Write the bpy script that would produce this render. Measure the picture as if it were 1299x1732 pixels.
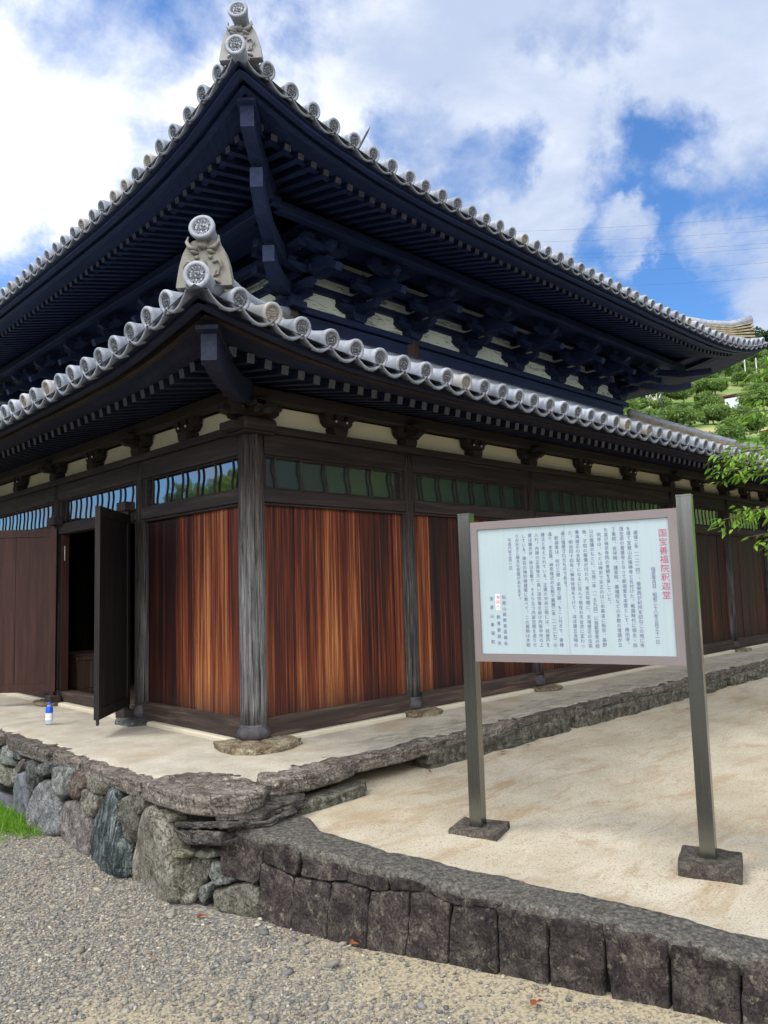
import bpy, math, random
import numpy as np
from mathutils import Vector, Matrix, noise as mnoise

random.seed(7)
rng = np.random.default_rng(7)
S = bpy.context.scene
for o in list(bpy.data.objects):
    bpy.data.objects.remove(o, do_unlink=True)
COL = S.collection
R = math.radians

# ------------------------------------------------------------------ camera
CAM = Vector((-3.68486, -5.31807, 1.22))
CR = Vector((0.714644, -0.698866, -0.029507))
CU = Vector((-0.048113, -0.091195, 0.994670))
CF = Vector((0.697832, 0.709415, 0.098796))
FPX = 1303.474
cd = bpy.data.cameras.new('camera')
cam = bpy.data.objects.new('camera', cd); COL.objects.link(cam)
cam.matrix_world = Matrix(((CR.x, CU.x, -CF.x, CAM.x), (CR.y, CU.y, -CF.y, CAM.y), (CR.z, CU.z, -CF.z, CAM.z), (0, 0, 0, 1)))
cd.sensor_fit = 'VERTICAL'; cd.sensor_height = 24.0; cd.lens = FPX / 1732 * 24.0
cd.clip_start = 0.05; cd.clip_end = 3000
S.camera = cam

def ray(px, py):
    return CF + CR * ((px - 649.5) / FPX) - CU * ((py - 866) / FPX)
def at(px, py, d):
    return CAM + ray(px, py) * d

# ------------------------------------------------------------------ world
SUN_EL, SUN_AZ = 58.0, 150.0          # azimuth measured from +X counter-clockwise
SKY_STRENGTH = 0.09
W = bpy.data.worlds.new('World'); S.world = W; W.use_nodes = True
nt = W.node_tree; nt.nodes.clear()
def wn(t, **k):
    n = nt.nodes.new(t)
    for a, b in k.items(): setattr(n, a, b)
    return n
def wl(a, b): nt.links.new(a, b)
out = wn('ShaderNodeOutputWorld'); bg = wn('ShaderNodeBackground'); bg.inputs['Strength'].default_value = SKY_STRENGTH
wl(bg.outputs[0], out.inputs[0])
sky = wn('ShaderNodeTexSky', sky_type='NISHITA'); sky.sun_disc = False
sky.sun_elevation = R(SUN_EL); sky.sun_rotation = R(90 - SUN_AZ)
sky.air_density = 1.0; sky.dust_density = 0.3; sky.ozone_density = 2.5
tc = wn('ShaderNodeTexCoord')
def wmath(op, a, b=None, clamp=False):
    n = wn('ShaderNodeMath', operation=op, use_clamp=clamp)
    for i, v in enumerate((a, b)):
        if v is None: continue
        if isinstance(v, (int, float)): n.inputs[i].default_value = v
        else: wl(v, n.inputs[i])
    return n.outputs[0]
sep = wn('ShaderNodeSeparateXYZ'); wl(tc.outputs['Generated'], sep.inputs[0])
zz = wmath('MAXIMUM', wmath('ADD', sep.outputs[2], 0.16), 0.05)
cmb = wn('ShaderNodeCombineXYZ')
wl(wmath('DIVIDE', sep.outputs[0], zz), cmb.inputs[0]); wl(wmath('DIVIDE', sep.outputs[1], zz), cmb.inputs[1])
def wnoise(scale, detail, rough, vec, dist=0.0, off=(0, 0, 0)):
    mp = wn('ShaderNodeMapping'); mp.inputs['Location'].default_value = off; wl(vec, mp.inputs[0])
    n = wn('ShaderNodeTexNoise'); n.inputs['Scale'].default_value = scale; n.inputs['Detail'].default_value = detail
    n.inputs['Roughness'].default_value = rough; n.inputs['Distortion'].default_value = dist
    wl(mp.outputs[0], n.inputs['Vector']); return n.outputs[0]
n1 = wnoise(2.1, 9, 0.60, cmb.outputs[0], 0.25, (3.1, 1.7, 0))
n2 = wnoise(0.8, 5, 0.5, cmb.outputs[0], 0.3, (9.3, 4.1, 2))
dens = wmath('ADD', wmath('MULTIPLY', n1, 0.95), wmath('MULTIPLY', n2, 0.35))
wob = wn('ShaderNodeTexNoise'); wob.inputs['Scale'].default_value = 3.2; wob.inputs['Detail'].default_value = 7; wob.inputs['Roughness'].default_value = 0.62
wl(tc.outputs['Generated'], wob.inputs['Vector'])
wsub = wn('ShaderNodeVectorMath', operation='SUBTRACT'); wl(wob.outputs['Color'], wsub.inputs[0]); wsub.inputs[1].default_value = (0.5, 0.5, 0.5)
wscl = wn('ShaderNodeVectorMath', operation='SCALE'); wl(wsub.outputs[0], wscl.inputs[0]); wscl.inputs['Scale'].default_value = 0.34
wadd = wn('ShaderNodeVectorMath', operation='ADD'); wl(tc.outputs['Generated'], wadd.inputs[0]); wl(wscl.outputs[0], wadd.inputs[1])
wnorm = wn('ShaderNodeVectorMath', operation='NORMALIZE'); wl(wadd.outputs[0], wnorm.inputs[0]); WARP = wnorm.outputs[0]
def blob(px, py, rad, amp):
    """a bank of cloud (amp>0) or a break in it (amp<0) in one direction of the sky"""
    global dens
    d = ray(px, py).normalized()
    dp = wn('ShaderNodeVectorMath', operation='DOT_PRODUCT'); wl(WARP, dp.inputs[0]); dp.inputs[1].default_value = d
    mr = wn('ShaderNodeMapRange', interpolation_type='SMOOTHSTEP')
    mr.inputs[1].default_value = math.cos(rad); mr.inputs[2].default_value = 1.0
    mr.inputs[3].default_value = 0; mr.inputs[4].default_value = amp
    wl(dp.outputs['Value'], mr.inputs[0])
    dens = wmath('ADD', dens, mr.outputs[0])
for b in ((110, 220, 0.27, 0.27), (540, 225, 0.19, 0.20), (930, 200, 0.30, 0.24), (690, 180, 0.07, -0.26), (800, 285, 0.07, -0.22), (1150, 350, 0.16, -0.44), (1290, 330, 0.10, 0.16),
          (960, 45, 0.08, -0.15), (820, 25, 0.06, -0.08), (1060, 395, 0.055, 0.30), (1230, 470, 0.11, 0.30), (1010, 420, 0.05, -.12), (1200, 60, 0.16, 0.22), (30, 455, 0.10, -0.27),
          (190, 20, 0.12, -0.17), (480, 40, .08, -.07), (1120, 470, .04, -.2), (1200, 540, .05, -.15), (235, 270, .08, -.23), (400, 60, .07, -.06)):
    blob(*b)
# unseen bright cloud bank added behind the camera to fill the shaded walls
beh = wn('ShaderNodeVectorMath', operation='DOT_PRODUCT'); wl(tc.outputs['Generated'], beh.inputs[0]); beh.inputs[1].default_value = Vector((-0.66, -0.66, 0.36)).normalized()
bm = wn('ShaderNodeMapRange', interpolation_type='SMOOTHSTEP'); bm.inputs[1].default_value = 0.15; bm.inputs[2].default_value = 0.75; wl(beh.outputs['Value'], bm.inputs[0])
dens = wmath('ADD', dens, wmath('MULTIPLY', bm.outputs[0], 0.35))
mask = wn('ShaderNodeMapRange', interpolation_type='SMOOTHSTEP')
mask.inputs[1].default_value = 0.56; mask.inputs[2].default_value = 0.86
wl(dens, mask.inputs[0])
n3 = wnoise(1.6, 8, 0.6, cmb.outputs[0], 0.3, (5.2, 8.8, 1))
shade = wn('ShaderNodeMapRange', interpolation_type='SMOOTHSTEP'); shade.inputs[1].default_value = 0.36; shade.inputs[2].default_value = 0.74
sun_side = wn('ShaderNodeVectorMath', operation='DOT_PRODUCT'); wl(WARP, sun_side.inputs[0])
sun_side.inputs[1].default_value = ray(60, 230).normalized()
ss = wn('ShaderNodeMapRange'); ss.inputs[1].default_value = 0.90; ss.inputs[2].default_value = 0.995; ss.inputs[3].default_value = -0.12; ss.inputs[4].default_value = 0.42
wl(sun_side.outputs['Value'], ss.inputs[0])
wl(wmath('ADD', n3, ss.outputs[0]), shade.inputs[0])
K = 1.0 / SKY_STRENGTH
cc = wn('ShaderNodeMix', data_type='RGBA'); wl(shade.outputs[0], cc.inputs[0])
cc.inputs[6].default_value = (0.285 * K, 0.335 * K, 0.445 * K, 1); cc.inputs[7].default_value = (0.56 * K, 0.58 * K, 0.61 * K, 1)
cb = wn('ShaderNodeMix', data_type='RGBA'); wl(bm.outputs[0], cb.inputs[0]); wl(cc.outputs[2], cb.inputs[6]); cb.inputs[7].default_value = (1.75 * K, 1.78 * K, 1.82 * K, 1)
skyc = wn('ShaderNodeMix', data_type='RGBA', blend_type='MULTIPLY'); skyc.inputs[0].default_value = 1
wl(sky.outputs[0], skyc.inputs[6]); skyc.inputs[7].default_value = (0.55, 0.85, 1.15, 1)
mx = wn('ShaderNodeMix', data_type='RGBA'); wl(mask.outputs[0], mx.inputs[0]); wl(skyc.outputs[2], mx.inputs[6]); wl(cb.outputs[2], mx.inputs[7])
wl(mx.outputs[2], bg.inputs[0])

# ------------------------------------------------------------------ sun
sl = bpy.data.lights.new('sun', 'SUN'); sl.energy = 1.1; sl.angle = R(16); sl.color = (1.0, 0.95, 0.86)
sun = bpy.data.objects.new('sun', sl); COL.objects.link(sun)
sd = Vector((math.cos(R(SUN_AZ)) * math.cos(R(SUN_EL)), math.sin(R(SUN_AZ)) * math.cos(R(SUN_EL)), math.sin(R(SUN_EL))))
sun.rotation_euler = sd.to_track_quat('Z', 'Y').to_euler()
S.view_settings.view_transform = 'Standard'; S.view_settings.look = 'None'
S.view_settings.exposure = 1.0; S.view_settings.gamma = 1.0; S.view_settings.use_curve_mapping = False
S.cycles.max_bounces = 8; S.cycles.diffuse_bounces = 4; S.cycles.glossy_bounces = 3; S.cycles.transparent_max_bounces = 8

# ------------------------------------------------------------------ materials
class M:
    def __init__(s, name, rough=0.7, spec=0.3, metal=0.0):
        s.m = bpy.data.materials.new(name); s.m.use_nodes = True
        s.t = s.m.node_tree; s.b = s.t.nodes['Principled BSDF']
        s.b.inputs['Roughness'].default_value = rough; s.b.inputs['Specular IOR Level'].default_value = spec
        s.b.inputs['Metallic'].default_value = metal
    def n(s, t, **k):
        x = s.t.nodes.new(t)
        for a, b in k.items(): setattr(x, a, b)
        return x
    def l(s, a, b): s.t.links.new(a, b)
    def put(s, v, sock):
        if isinstance(v, (int, float)): sock.default_value = v
        elif isinstance(v, tuple): sock.default_value = v if len(v) == len(sock.default_value) else (*v, 1)
        else: s.l(v, sock)
    def coord(s, kind='Object', scale=(1, 1, 1), loc=(0, 0, 0), rot=(0, 0, 0)):
        if kind == 'World': src = s.n('ShaderNodeNewGeometry').outputs['Position']
        else: src = s.n('ShaderNodeTexCoord').outputs[kind]
        mp = s.n('ShaderNodeMapping'); mp.inputs['Scale'].default_value = scale; mp.inputs['Location'].default_value = loc; mp.inputs['Rotation'].default_value = rot
        s.l(src, mp.inputs[0]); return mp.outputs[0]
    def noise(s, vec, scale, detail=5, rough=0.55, dist=0.0):
        x = s.n('ShaderNodeTexNoise'); x.inputs['Scale'].default_value = scale; x.inputs['Detail'].default_value = detail
        x.inputs['Roughness'].default_value = rough; x.inputs['Distortion'].default_value = dist
        s.l(vec, x.inputs['Vector']); return x.outputs[0]
    def voro(s, vec, scale, feature='F1', out='Distance'):
        x = s.n('ShaderNodeTexVoronoi', feature=feature); x.inputs['Scale'].default_value = scale
        s.l(vec, x.inputs['Vector']); return x.outputs[out]
    def ramp(s, fac, *stops):
        x = s.n('ShaderNodeValToRGB'); e = x.color_ramp.elements
        while len(e) < len(stops): e.new(0.5)
        for i, (p, c) in enumerate(stops):
            e[i].position = p; e[i].color = (c, c, c, 1) if isinstance(c, (int, float)) else (*c, 1)
        s.l(fac, x.inputs[0]); return x.outputs[0]
    def mix(s, fac, a, b, blend='MIX'):
        x = s.n('ShaderNodeMix', data_type='RGBA', blend_type=blend)
        s.put(fac, x.inputs[0]); s.put(a, x.inputs[6]); s.put(b, x.inputs[7]); return x.outputs[2]
    def math(s, op, a, b=0.0, clamp=False):
        x = s.n('ShaderNodeMath', operation=op, use_clamp=clamp); s.put(a, x.inputs[0]); s.put(b, x.inputs[1]); return x.outputs[0]
    def attr(s, name, out='Fac'): return s.n('ShaderNodeAttribute', attribute_name=name).outputs[out]
    def rnd(s): return s.n('ShaderNodeObjectInfo').outputs['Random']
    def base(s, c): s.put(c, s.b.inputs['Base Color'])
    def roughness(s, v): s.put(v, s.b.inputs['Roughness'])
    def bump(s, h, strength=0.5, dist=0.01):
        x = s.n('ShaderNodeBump'); x.inputs['Strength'].default_value = strength; x.inputs['Distance'].default_value = dist
        s.l(h, x.inputs['Height']); s.l(x.outputs[0], s.b.inputs['Normal'])

MAT = {}
def grain_scale(axis, along=1.4, across=26):
    return tuple(along if 'xyz'[i] == axis else across for i in range(3))
def wood(name, axis, dark, mid, light, rough=0.72, bump=0.5, spec=0.25, across=26):
    m = M(name, rough, spec)
    g = m.noise(m.coord('World', grain_scale(axis, 1.4, across)), 1.0, 8, 0.62, 0.4)
    big = m.noise(m.coord('World', grain_scale(axis, 0.5, 3.0)), 1.0, 3, 0.5)
    f = m.math('ADD', m.math('MULTIPLY', g, 0.75), m.math('MULTIPLY', big, 0.25))
    m.base(m.ramp(f, (0.30, dark), (0.52, mid), (0.72, light)))
    m.bump(g, bump, 0.006); MAT[name] = m.m
for ax in 'xyz':
    wood('beam_' + ax, ax, (0.012, 0.009, 0.010), (0.032, 0.024, 0.023), (0.070, 0.050, 0.042))
    wood('eave_' + ax, ax, (0.007, 0.010, 0.022), (0.013, 0.018, 0.042), (0.030, 0.036, 0.070), 0.6)  # cool navy: haze of glare under the eaves put into the wood colour
    wood('upper_' + ax, ax, (0.007, 0.012, 0.034), (0.012, 0.021, 0.060), (0.026, 0.040, 0.092), 0.6)  # bluer still, the glare veil over the upper timbers painted in
wood('rafter_end', 'z', (0.07, 0.075, 0.10), (0.13, 0.135, 0.17), (0.20, 0.17, 0.18))  # light on the cut rafter ends put into a paler colour
wood('sill_x', 'x', (0.018, 0.012, 0.010), (0.05, 0.035, 0.03), (0.16, 0.11, 0.08))
wood('sill_y', 'y', (0.018, 0.012, 0.010), (0.05, 0.035, 0.03), (0.16, 0.11, 0.08))
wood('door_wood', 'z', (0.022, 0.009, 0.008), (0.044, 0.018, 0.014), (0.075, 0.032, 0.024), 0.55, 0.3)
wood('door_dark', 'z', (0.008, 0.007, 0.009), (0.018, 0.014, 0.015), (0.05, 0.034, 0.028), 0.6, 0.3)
wood('interior_wood', 'z', (0.03, 0.022, 0.02), (0.07, 0.05, 0.04), (0.12, 0.085, 0.065))
wood('box_wood', 'z', (0.05, 0.03, 0.02), (0.11, 0.07, 0.05), (0.17, 0.11, 0.08))
# weathered pillar: grey and open-grained low down, darker brown towards the top
def pillar_mat(name, lo, mid, hi_, t0, t1, t2, za, zb):
    m = M(name, 0.82, 0.2)
    g = m.noise(m.coord('World', (60, 60, 2.6)), 1.0, 9, 0.68, 0.9); k = m.noise(m.coord('World', (105, 105, 1.5)), 1.0, 4, 0.6, 0.6)
    crack = m.ramp(k, (0.36, 1.0), (0.43, 0.0)); pale = m.noise(m.coord('World', (7, 7, 1.2)), 1.0, 5)
    gz = m.n('ShaderNodeSeparateXYZ'); m.l(m.coord('World'), gz.inputs[0])
    hi = m.n('ShaderNodeMapRange'); m.l(m.math('ADD', gz.outputs[2], m.math('MULTIPLY', pale, 0.9)), hi.inputs[0]); hi.inputs[1].default_value = za; hi.inputs[2].default_value = zb
    low = m.ramp(m.math('ADD', m.math('MULTIPLY', g, 0.7), m.math('MULTIPLY', pale, 0.3)), (0.36, lo), (0.50, mid), (0.64, hi_)); top = m.ramp(g, (0.34, t0), (0.52, t1), (0.72, t2))
    c = m.mix(hi.outputs[0], low, top); m.base(m.mix(m.math('MULTIPLY', crack, 0.9), c, (0.008, 0.007, 0.008)))
    m.bump(m.math('SUBTRACT', g, m.math('MULTIPLY', crack, 0.8)), 1.0, 0.014); MAT[name] = m.m
pillar_mat('pillar_wood', (0.05, 0.048, 0.05), (0.14, 0.135, 0.135), (0.30, 0.29, 0.285), (0.014, 0.012, 0.012), (0.045, 0.037, 0.034), (0.10, 0.08, 0.068), 1.7, 2.6)
pillar_mat('pillar_dark', (0.025, 0.024, 0.025), (0.07, 0.066, 0.064), (0.15, 0.14, 0.132), (0.012, 0.010, 0.010), (0.036, 0.030, 0.028), (0.075, 0.062, 0.054), 1.5, 2.5)
m = M('plinth_wood', 0.7, 0.3); v = m.coord('World'); m.base(m.ramp(m.noise(v, 12, 6, 0.6), (0.35, (0.03, 0.028, 0.032)), (0.6, (0.075, 0.07, 0.075)), (0.75, (0.13, 0.12, 0.125)))); m.bump(m.noise(v, 50, 5), 0.4, 0.005); MAT['plinth_wood'] = m.m
# red-brown vertical boarding, each board its own tone (attribute tone)
m = M('board_wood', 0.62, 0.3)
tone = m.attr('tone')
cv = m.coord('World', (1, 1, 1))
off = m.n('ShaderNodeCombineXYZ'); m.put(m.math('MULTIPLY', tone, 37.0), off.inputs[2])
va = m.n('ShaderNodeVectorMath', operation='ADD'); m.l(m.coord('World', (46, 46, 0.5)), va.inputs[0]); m.l(off.outputs[0], va.inputs[1])
s1 = m.noise(va.outputs[0], 1.0, 6, 0.55, 0.5)
vb = m.n('ShaderNodeVectorMath', operation='ADD'); m.l(m.coord('World', (170, 170, 1.6)), vb.inputs[0]); m.l(off.outputs[0], vb.inputs[1])
s2 = m.noise(vb.outputs[0], 1.0, 6, 0.65)
vc_ = m.n('ShaderNodeVectorMath', operation='ADD'); m.l(m.coord('World', (9, 9, 0.35)), vc_.inputs[0]); m.l(off.outputs[0], vc_.inputs[1])
s3 = m.noise(vc_.outputs[0], 1.0, 3, 0.5)
f = m.math('ADD', m.math('ADD', m.math('MULTIPLY', s1, 0.50), m.math('MULTIPLY', s2, 0.48)), m.math('MULTIPLY', s3, 0.22))
f = m.math('ADD', m.math('MULTIPLY', m.math('SUBTRACT', f, 0.6), 1.55), 0.59)
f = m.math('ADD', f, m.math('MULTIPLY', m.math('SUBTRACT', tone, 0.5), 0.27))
zs = m.n('ShaderNodeSeparateXYZ'); m.l(cv, zs.inputs[0])
zl = m.n('ShaderNodeMapRange'); m.l(zs.outputs[2], zl.inputs[0]); zl.inputs[1].default_value = 0.2; zl.inputs[2].default_value = 1.5; zl.inputs[3].default_value = 0.045; zl.inputs[4].default_value = -0.045
f = m.math('ADD', f, zl.outputs[0])
c = m.ramp(f, (0.40, (0.008, 0.004, 0.005)), (0.51, (0.030, 0.008, 0.006)), (0.61, (0.085, 0.016, 0.008)), (0.71, (0.165, 0.038, 0.013)), (0.80, (0.29, 0.105, 0.034)), (0.90, (0.46, 0.22, 0.085)))
# water-blackened foot of the boards
ft = m.n('ShaderNodeMapRange'); m.l(m.math('SUBTRACT', zs.outputs[2], m.math('MULTIPLY', s1, 0.75)), ft.inputs[0])
ft.inputs[1].default_value = -0.26; ft.inputs[2].default_value = 0.08; ft.inputs[3].default_value = 0.75; ft.inputs[4].default_value = 0.0
m.base(m.mix(ft.outputs[0], c, (0.010, 0.008, 0.010))); m.bump(s2, 0.5, 0.004); MAT['board_wood'] = m.m

m = M('plaster', 0.9, 0.1); v = m.coord('World')
n = m.noise(v, 2.2, 5); n5 = m.noise(v, 18, 4)
m.base(m.mix(m.math('MULTIPLY', n, 0.6), (0.86, 0.815, 0.60), (0.74, 0.69, 0.50))); m.bump(n5, 0.15, 0.004); MAT['plaster'] = m.m
m = M('plaster_upper', 0.9, 0.1); v = m.coord('World', (1, 1, 1)); n = m.noise(v, 2.0, 5)
cr = m.ramp(m.noise(m.coord('World', (3, 3, 24)), 1.0, 6, 0.7, 1.2), (0.40, 0.35), (0.46, 1.0))
m.base(m.mix(1.0, m.mix(n, (0.82, 0.86, 0.74), (0.68, 0.74, 0.64)), cr, 'MULTIPLY')); m.bump(cr, 0.2, 0.004); MAT['plaster_upper'] = m.m

def tile_mat(name, lo, hi_, warm):
    m = M(name, 0.50, 0.45); v = m.coord('World')
    n = m.noise(v, 14, 6, 0.6); r = m.rnd()
    c = m.mix(m.ramp(n, (0.3, 0.0), (0.7, 1.0)), lo, hi_)
    c = m.mix(m.ramp(r, (0.84, 0.0), (0.88, 0.6)), c, warm)
    spots = m.ramp(m.noise(v, 55, 3), (0.62, 0.0), (0.70, 0.35))
    c = m.mix(spots, c, (0.12, 0.12, 0.11))
    hs = m.n('ShaderNodeHueSaturation'); m.l(c, hs.inputs['Color']); m.put(m.math('ADD', m.math('MULTIPLY', m.math('FRACT', m.math('MULTIPLY', r, 7.31)), 0.40), 0.72), hs.inputs['Value']); c = hs.outputs[0]
    m.base(c); m.bump(m.noise(v, 90, 4), 0.25, 0.002)
    m.roughness(m.ramp(n, (0.3, 0.42), (0.7, 0.62))); MAT[name] = m.m
tile_mat('tile', (0.19, 0.205, 0.24), (0.34, 0.365, 0.415), (0.34, 0.315, 0.265))
tile_mat('tile_pan', (0.10, 0.107, 0.125), (0.22, 0.235, 0.265), (0.24, 0.22, 0.18))
tile_mat('tile_old', (0.20, 0.18, 0.135), (0.28, 0.27, 0.235), (0.25, 0.22, 0.16))
# face of an end tile: moulded relief, darker tone along the cell edges
m = M('tile_face', 0.6, 0.35); v = m.coord('Object')
vv = m.voro(v, 70); nn = m.noise(v, 85, 5, 0.6)
h = m.math('ADD', vv, m.math('MULTIPLY', nn, 0.5))
c = m.mix(m.ramp(h, (0.35, 0.0), (0.85, 1.0)), (0.25, 0.26, 0.285), (0.07, 0.074, 0.085))
m.base(m.mix(m.ramp(m.rnd(), (0.84, 0.0), (0.88, 0.55)), c, (0.30, 0.26, 0.19))); m.bump(h, 0.9, 0.012); MAT['tile_face'] = m.m
m = M('tile_face_pale', 0.6, 0.35); v = m.coord('Object')
vv = m.voro(v, 62); nn = m.noise(v, 75, 5, 0.6)
h = m.math('ADD', vv, m.math('MULTIPLY', nn, 0.5))
m.base(m.mix(m.ramp(h, (0.45, 0.0), (0.8, 1.0)), (0.45, 0.47, 0.50), (0.09, 0.10, 0.12))); m.bump(h, 0.9, 0.012); MAT['tile_face_pale'] = m.m
m = M('ridge_courses', 0.75, 0.3); v = m.coord('World', (1, 1, 1))
n = m.noise(v, 9, 5)
m.base(m.ramp(n, (0.3, (0.15, 0.12, 0.065)), (0.6, (0.28, 0.24, 0.16)), (0.8, (0.30, 0.295, 0.28)))); MAT['ridge_courses'] = m.m

m = M('window_glass', 0.035, 1.0); m.b.inputs['IOR'].default_value = 2.1; m.base((0.010, 0.014, 0.016))
m.bump(m.noise(m.coord('World'), 5, 2), 0.05, 0.01); MAT['window_glass'] = m.m
m = M('old_glass', 0.22, 1.0); m.b.inputs['IOR'].default_value = 2.3; m.base((0.014, 0.024, 0.026)); m.bump(m.noise(m.coord('World'), 5, 2), 0.05, 0.01); MAT['old_glass'] = m.m
m = M('clear_pane', 0.05, 0.5); m.base((0.5, 0.6, 0.55)); MAT['clear_pane'] = m.m

def stone(name, c1, c2, c3, sc=9, bump=0.8, streak=None, lichen=0.25, lich=(0.42, 0.42, 0.34)):
    m = M(name, 0.85, 0.25); v = m.coord('World')
    n = m.noise(v, sc, 8, 0.65, 0.3); f = m.noise(v, sc * 9, 5, 0.7)
    if streak: st = m.noise(m.coord('World', streak, (0, 0, 0), (0.25, 0.1, 0.15)), 1.0, 7, 0.65, 0.8); n = m.math('ADD', m.math('MULTIPLY', n, 0.35), m.math('MULTIPLY', st, 0.65))
    c = m.ramp(n, (0.36, c1), (0.50, c2), (0.64, c3))
    c = m.mix(m.math('MULTIPLY', m.ramp(f, (0.42, 1.0), (0.60, 0.0)), 0.55), c, tuple(x * 0.35 for x in c1))
    vn = m.noise(v, sc * 1.1, 7, 0.6, 1.6); vein = m.ramp(m.math('ABSOLUTE', m.math('SUBTRACT', vn, 0.5)), (0.0, 0.75), (0.022, 0.0)); c = m.mix(vein, c, tuple(x * 0.3 for x in c1))
    li = m.math('MULTIPLY', m.ramp(m.noise(v, sc * 2.3, 6, 0.7), (0.58, 0.0), (0.66, 1.0)), lichen * 2)
    c = m.mix(li, c, lich)
    r = m.rnd(); hsv = m.n('ShaderNodeHueSaturation'); m.l(c, hsv.inputs['Color']); m.put(m.math('ADD', m.math('MULTIPLY', r, 0.5), 0.75), hsv.inputs['Value'])
    m.base(hsv.outputs[0]); m.bump(m.math('SUBTRACT', m.math('ADD', n, m.math('MULTIPLY', f, 0.8)), m.math('MULTIPLY', vein, 0.6)), min(1.0, bump * 1.3), 0.022); MAT[name] = m.m
stone('st_pg', (0.13, 0.14, 0.125), (0.24, 0.255, 0.235), (0.37, 0.385, 0.36))
stone('st_br', (0.09, 0.06, 0.05), (0.19, 0.13, 0.10), (0.28, 0.25, 0.20))
stone('st_gr', (0.095, 0.10, 0.10), (0.20, 0.205, 0.205), (0.32, 0.32, 0.31))
stone('st_pk', (0.12, 0.10, 0.095), (0.215, 0.185, 0.17), (0.30, 0.28, 0.255))
stone('st_dk', (0.11, 0.115, 0.13), (0.16, 0.17, 0.19), (0.22, 0.23, 0.25), 14, 0.4, None, 0.05)
stone('st_dg', (0.05, 0.055, 0.055), (0.13, 0.135, 0.13), (0.27, 0.28, 0.26))
stone('st_bg', (0.13, 0.12, 0.09), (0.235, 0.22, 0.175), (0.33, 0.315, 0.265))
stone('st_yl', (0.19, 0.175, 0.11), (0.28, 0.265, 0.185), (0.34, 0.325, 0.26))
stone('st_sl', (0.035, 0.03, 0.028), (0.11, 0.095, 0.085), (0.26, 0.24, 0.21), 9, 1.0, (4, 4, 60), 0.1)
stone('st_sp', (0.02, 0.032, 0.034), (0.065, 0.085, 0.085), (0.36, 0.40, 0.385), 8, 0.8, (22, 22, 2.5), 0.05)
stone('st_cap', (0.075, 0.062, 0.052), (0.20, 0.17, 0.142), (0.36, 0.32, 0.27), 7, 1.0, (7, 5, 70), 0.2, (0.50, 0.48, 0.44))
stone('st_block', (0.032, 0.024, 0.024), (0.074, 0.059, 0.055), (0.155, 0.13, 0.11), 9, 0.6, None, 0.35, (0.24, 0.225, 0.16))
stone('st_base', (0.16, 0.115, 0.07), (0.30, 0.24, 0.155), (0.40, 0.36, 0.27), 9, 0.7, None, 0.2, (0.42, 0.27, 0.16))
stone('st_coping', (0.07, 0.063, 0.054), (0.17, 0.156, 0.134), (0.32, 0.30, 0.26), 42, 0.6, None, 0.2, (0.36, 0.35, 0.31))
stone('st_rub', (0.08, 0.074, 0.055), (0.21, 0.195, 0.15), (0.38, 0.37, 0.305), 16, 1.2, None, 0.2)
stone('st_core', (0.020, 0.018, 0.016), (0.035, 0.03, 0.028), (0.05, 0.045, 0.04), 9, 0.8, None, 0.0)
stone('st_foot', (0.085, 0.07, 0.058), (0.165, 0.14, 0.115), (0.27, 0.24, 0.20), 24, 0.7, None, 0.15, (0.4, 0.39, 0.36))

# terrace floor: pale rammed earth, grey worn rock along the outer side of the right-hand terrace
m = M('terrace_earth', 0.92, 0.12); v = m.coord('World')
n = m.noise(v, 3.0, 7, 0.6); f = m.noise(v, 60, 5, 0.7)
pale = m.mix(m.ramp(n, (0.35, 0.0), (0.65, 1.0)), (0.335, 0.30, 0.24), (0.47, 0.435, 0.36))
pale = m.mix(m.ramp(m.noise(v, 1.1, 3), (0.55, 0.0), (0.7, 0.5)), pale, (0.36, 0.26, 0.15))
rock = m.ramp(m.noise(m.coord('World', (5, 16, 20)), 1.0, 9, 0.68, 0.8), (0.32, (0.15, 0.135, 0.11)), (0.5, (0.29, 0.265, 0.215)), (0.68, (0.44, 0.405, 0.33)))
sp = m.n('ShaderNodeSeparateXYZ'); m.l(v, sp.inputs[0])
jj = m.math('MULTIPLY', m.math('SUBTRACT', m.noise(v, 2.4, 6, 0.6), 0.5), 0.7)
a1 = m.n('ShaderNodeMapRange', interpolation_type='SMOOTHSTEP'); m.l(m.math('ADD', sp.outputs[1], jj), a1.inputs[0]); a1.inputs[1].default_value = -0.42; a1.inputs[2].default_value = -0.66
a2 = m.n('ShaderNodeMapRange', interpolation_type='SMOOTHSTEP'); m.l(m.math('ADD', sp.outputs[0], jj), a2.inputs[0]); a2.inputs[1].default_value = -0.3; a2.inputs[2].default_value = 0.9
c = m.mix(m.math('MULTIPLY', a1.outputs[0], a2.outputs[0]), pale, rock)
c = m.mix(m.ramp(f, (0.38, 0.35), (0.5, 0.0)), c, (0.16, 0.14, 0.11))
m.base(c); m.bump(m.math('ADD', f, m.math('MULTIPLY', n, 1.2)), 0.35, 0.012); MAT['terrace_earth'] = m.m
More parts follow.
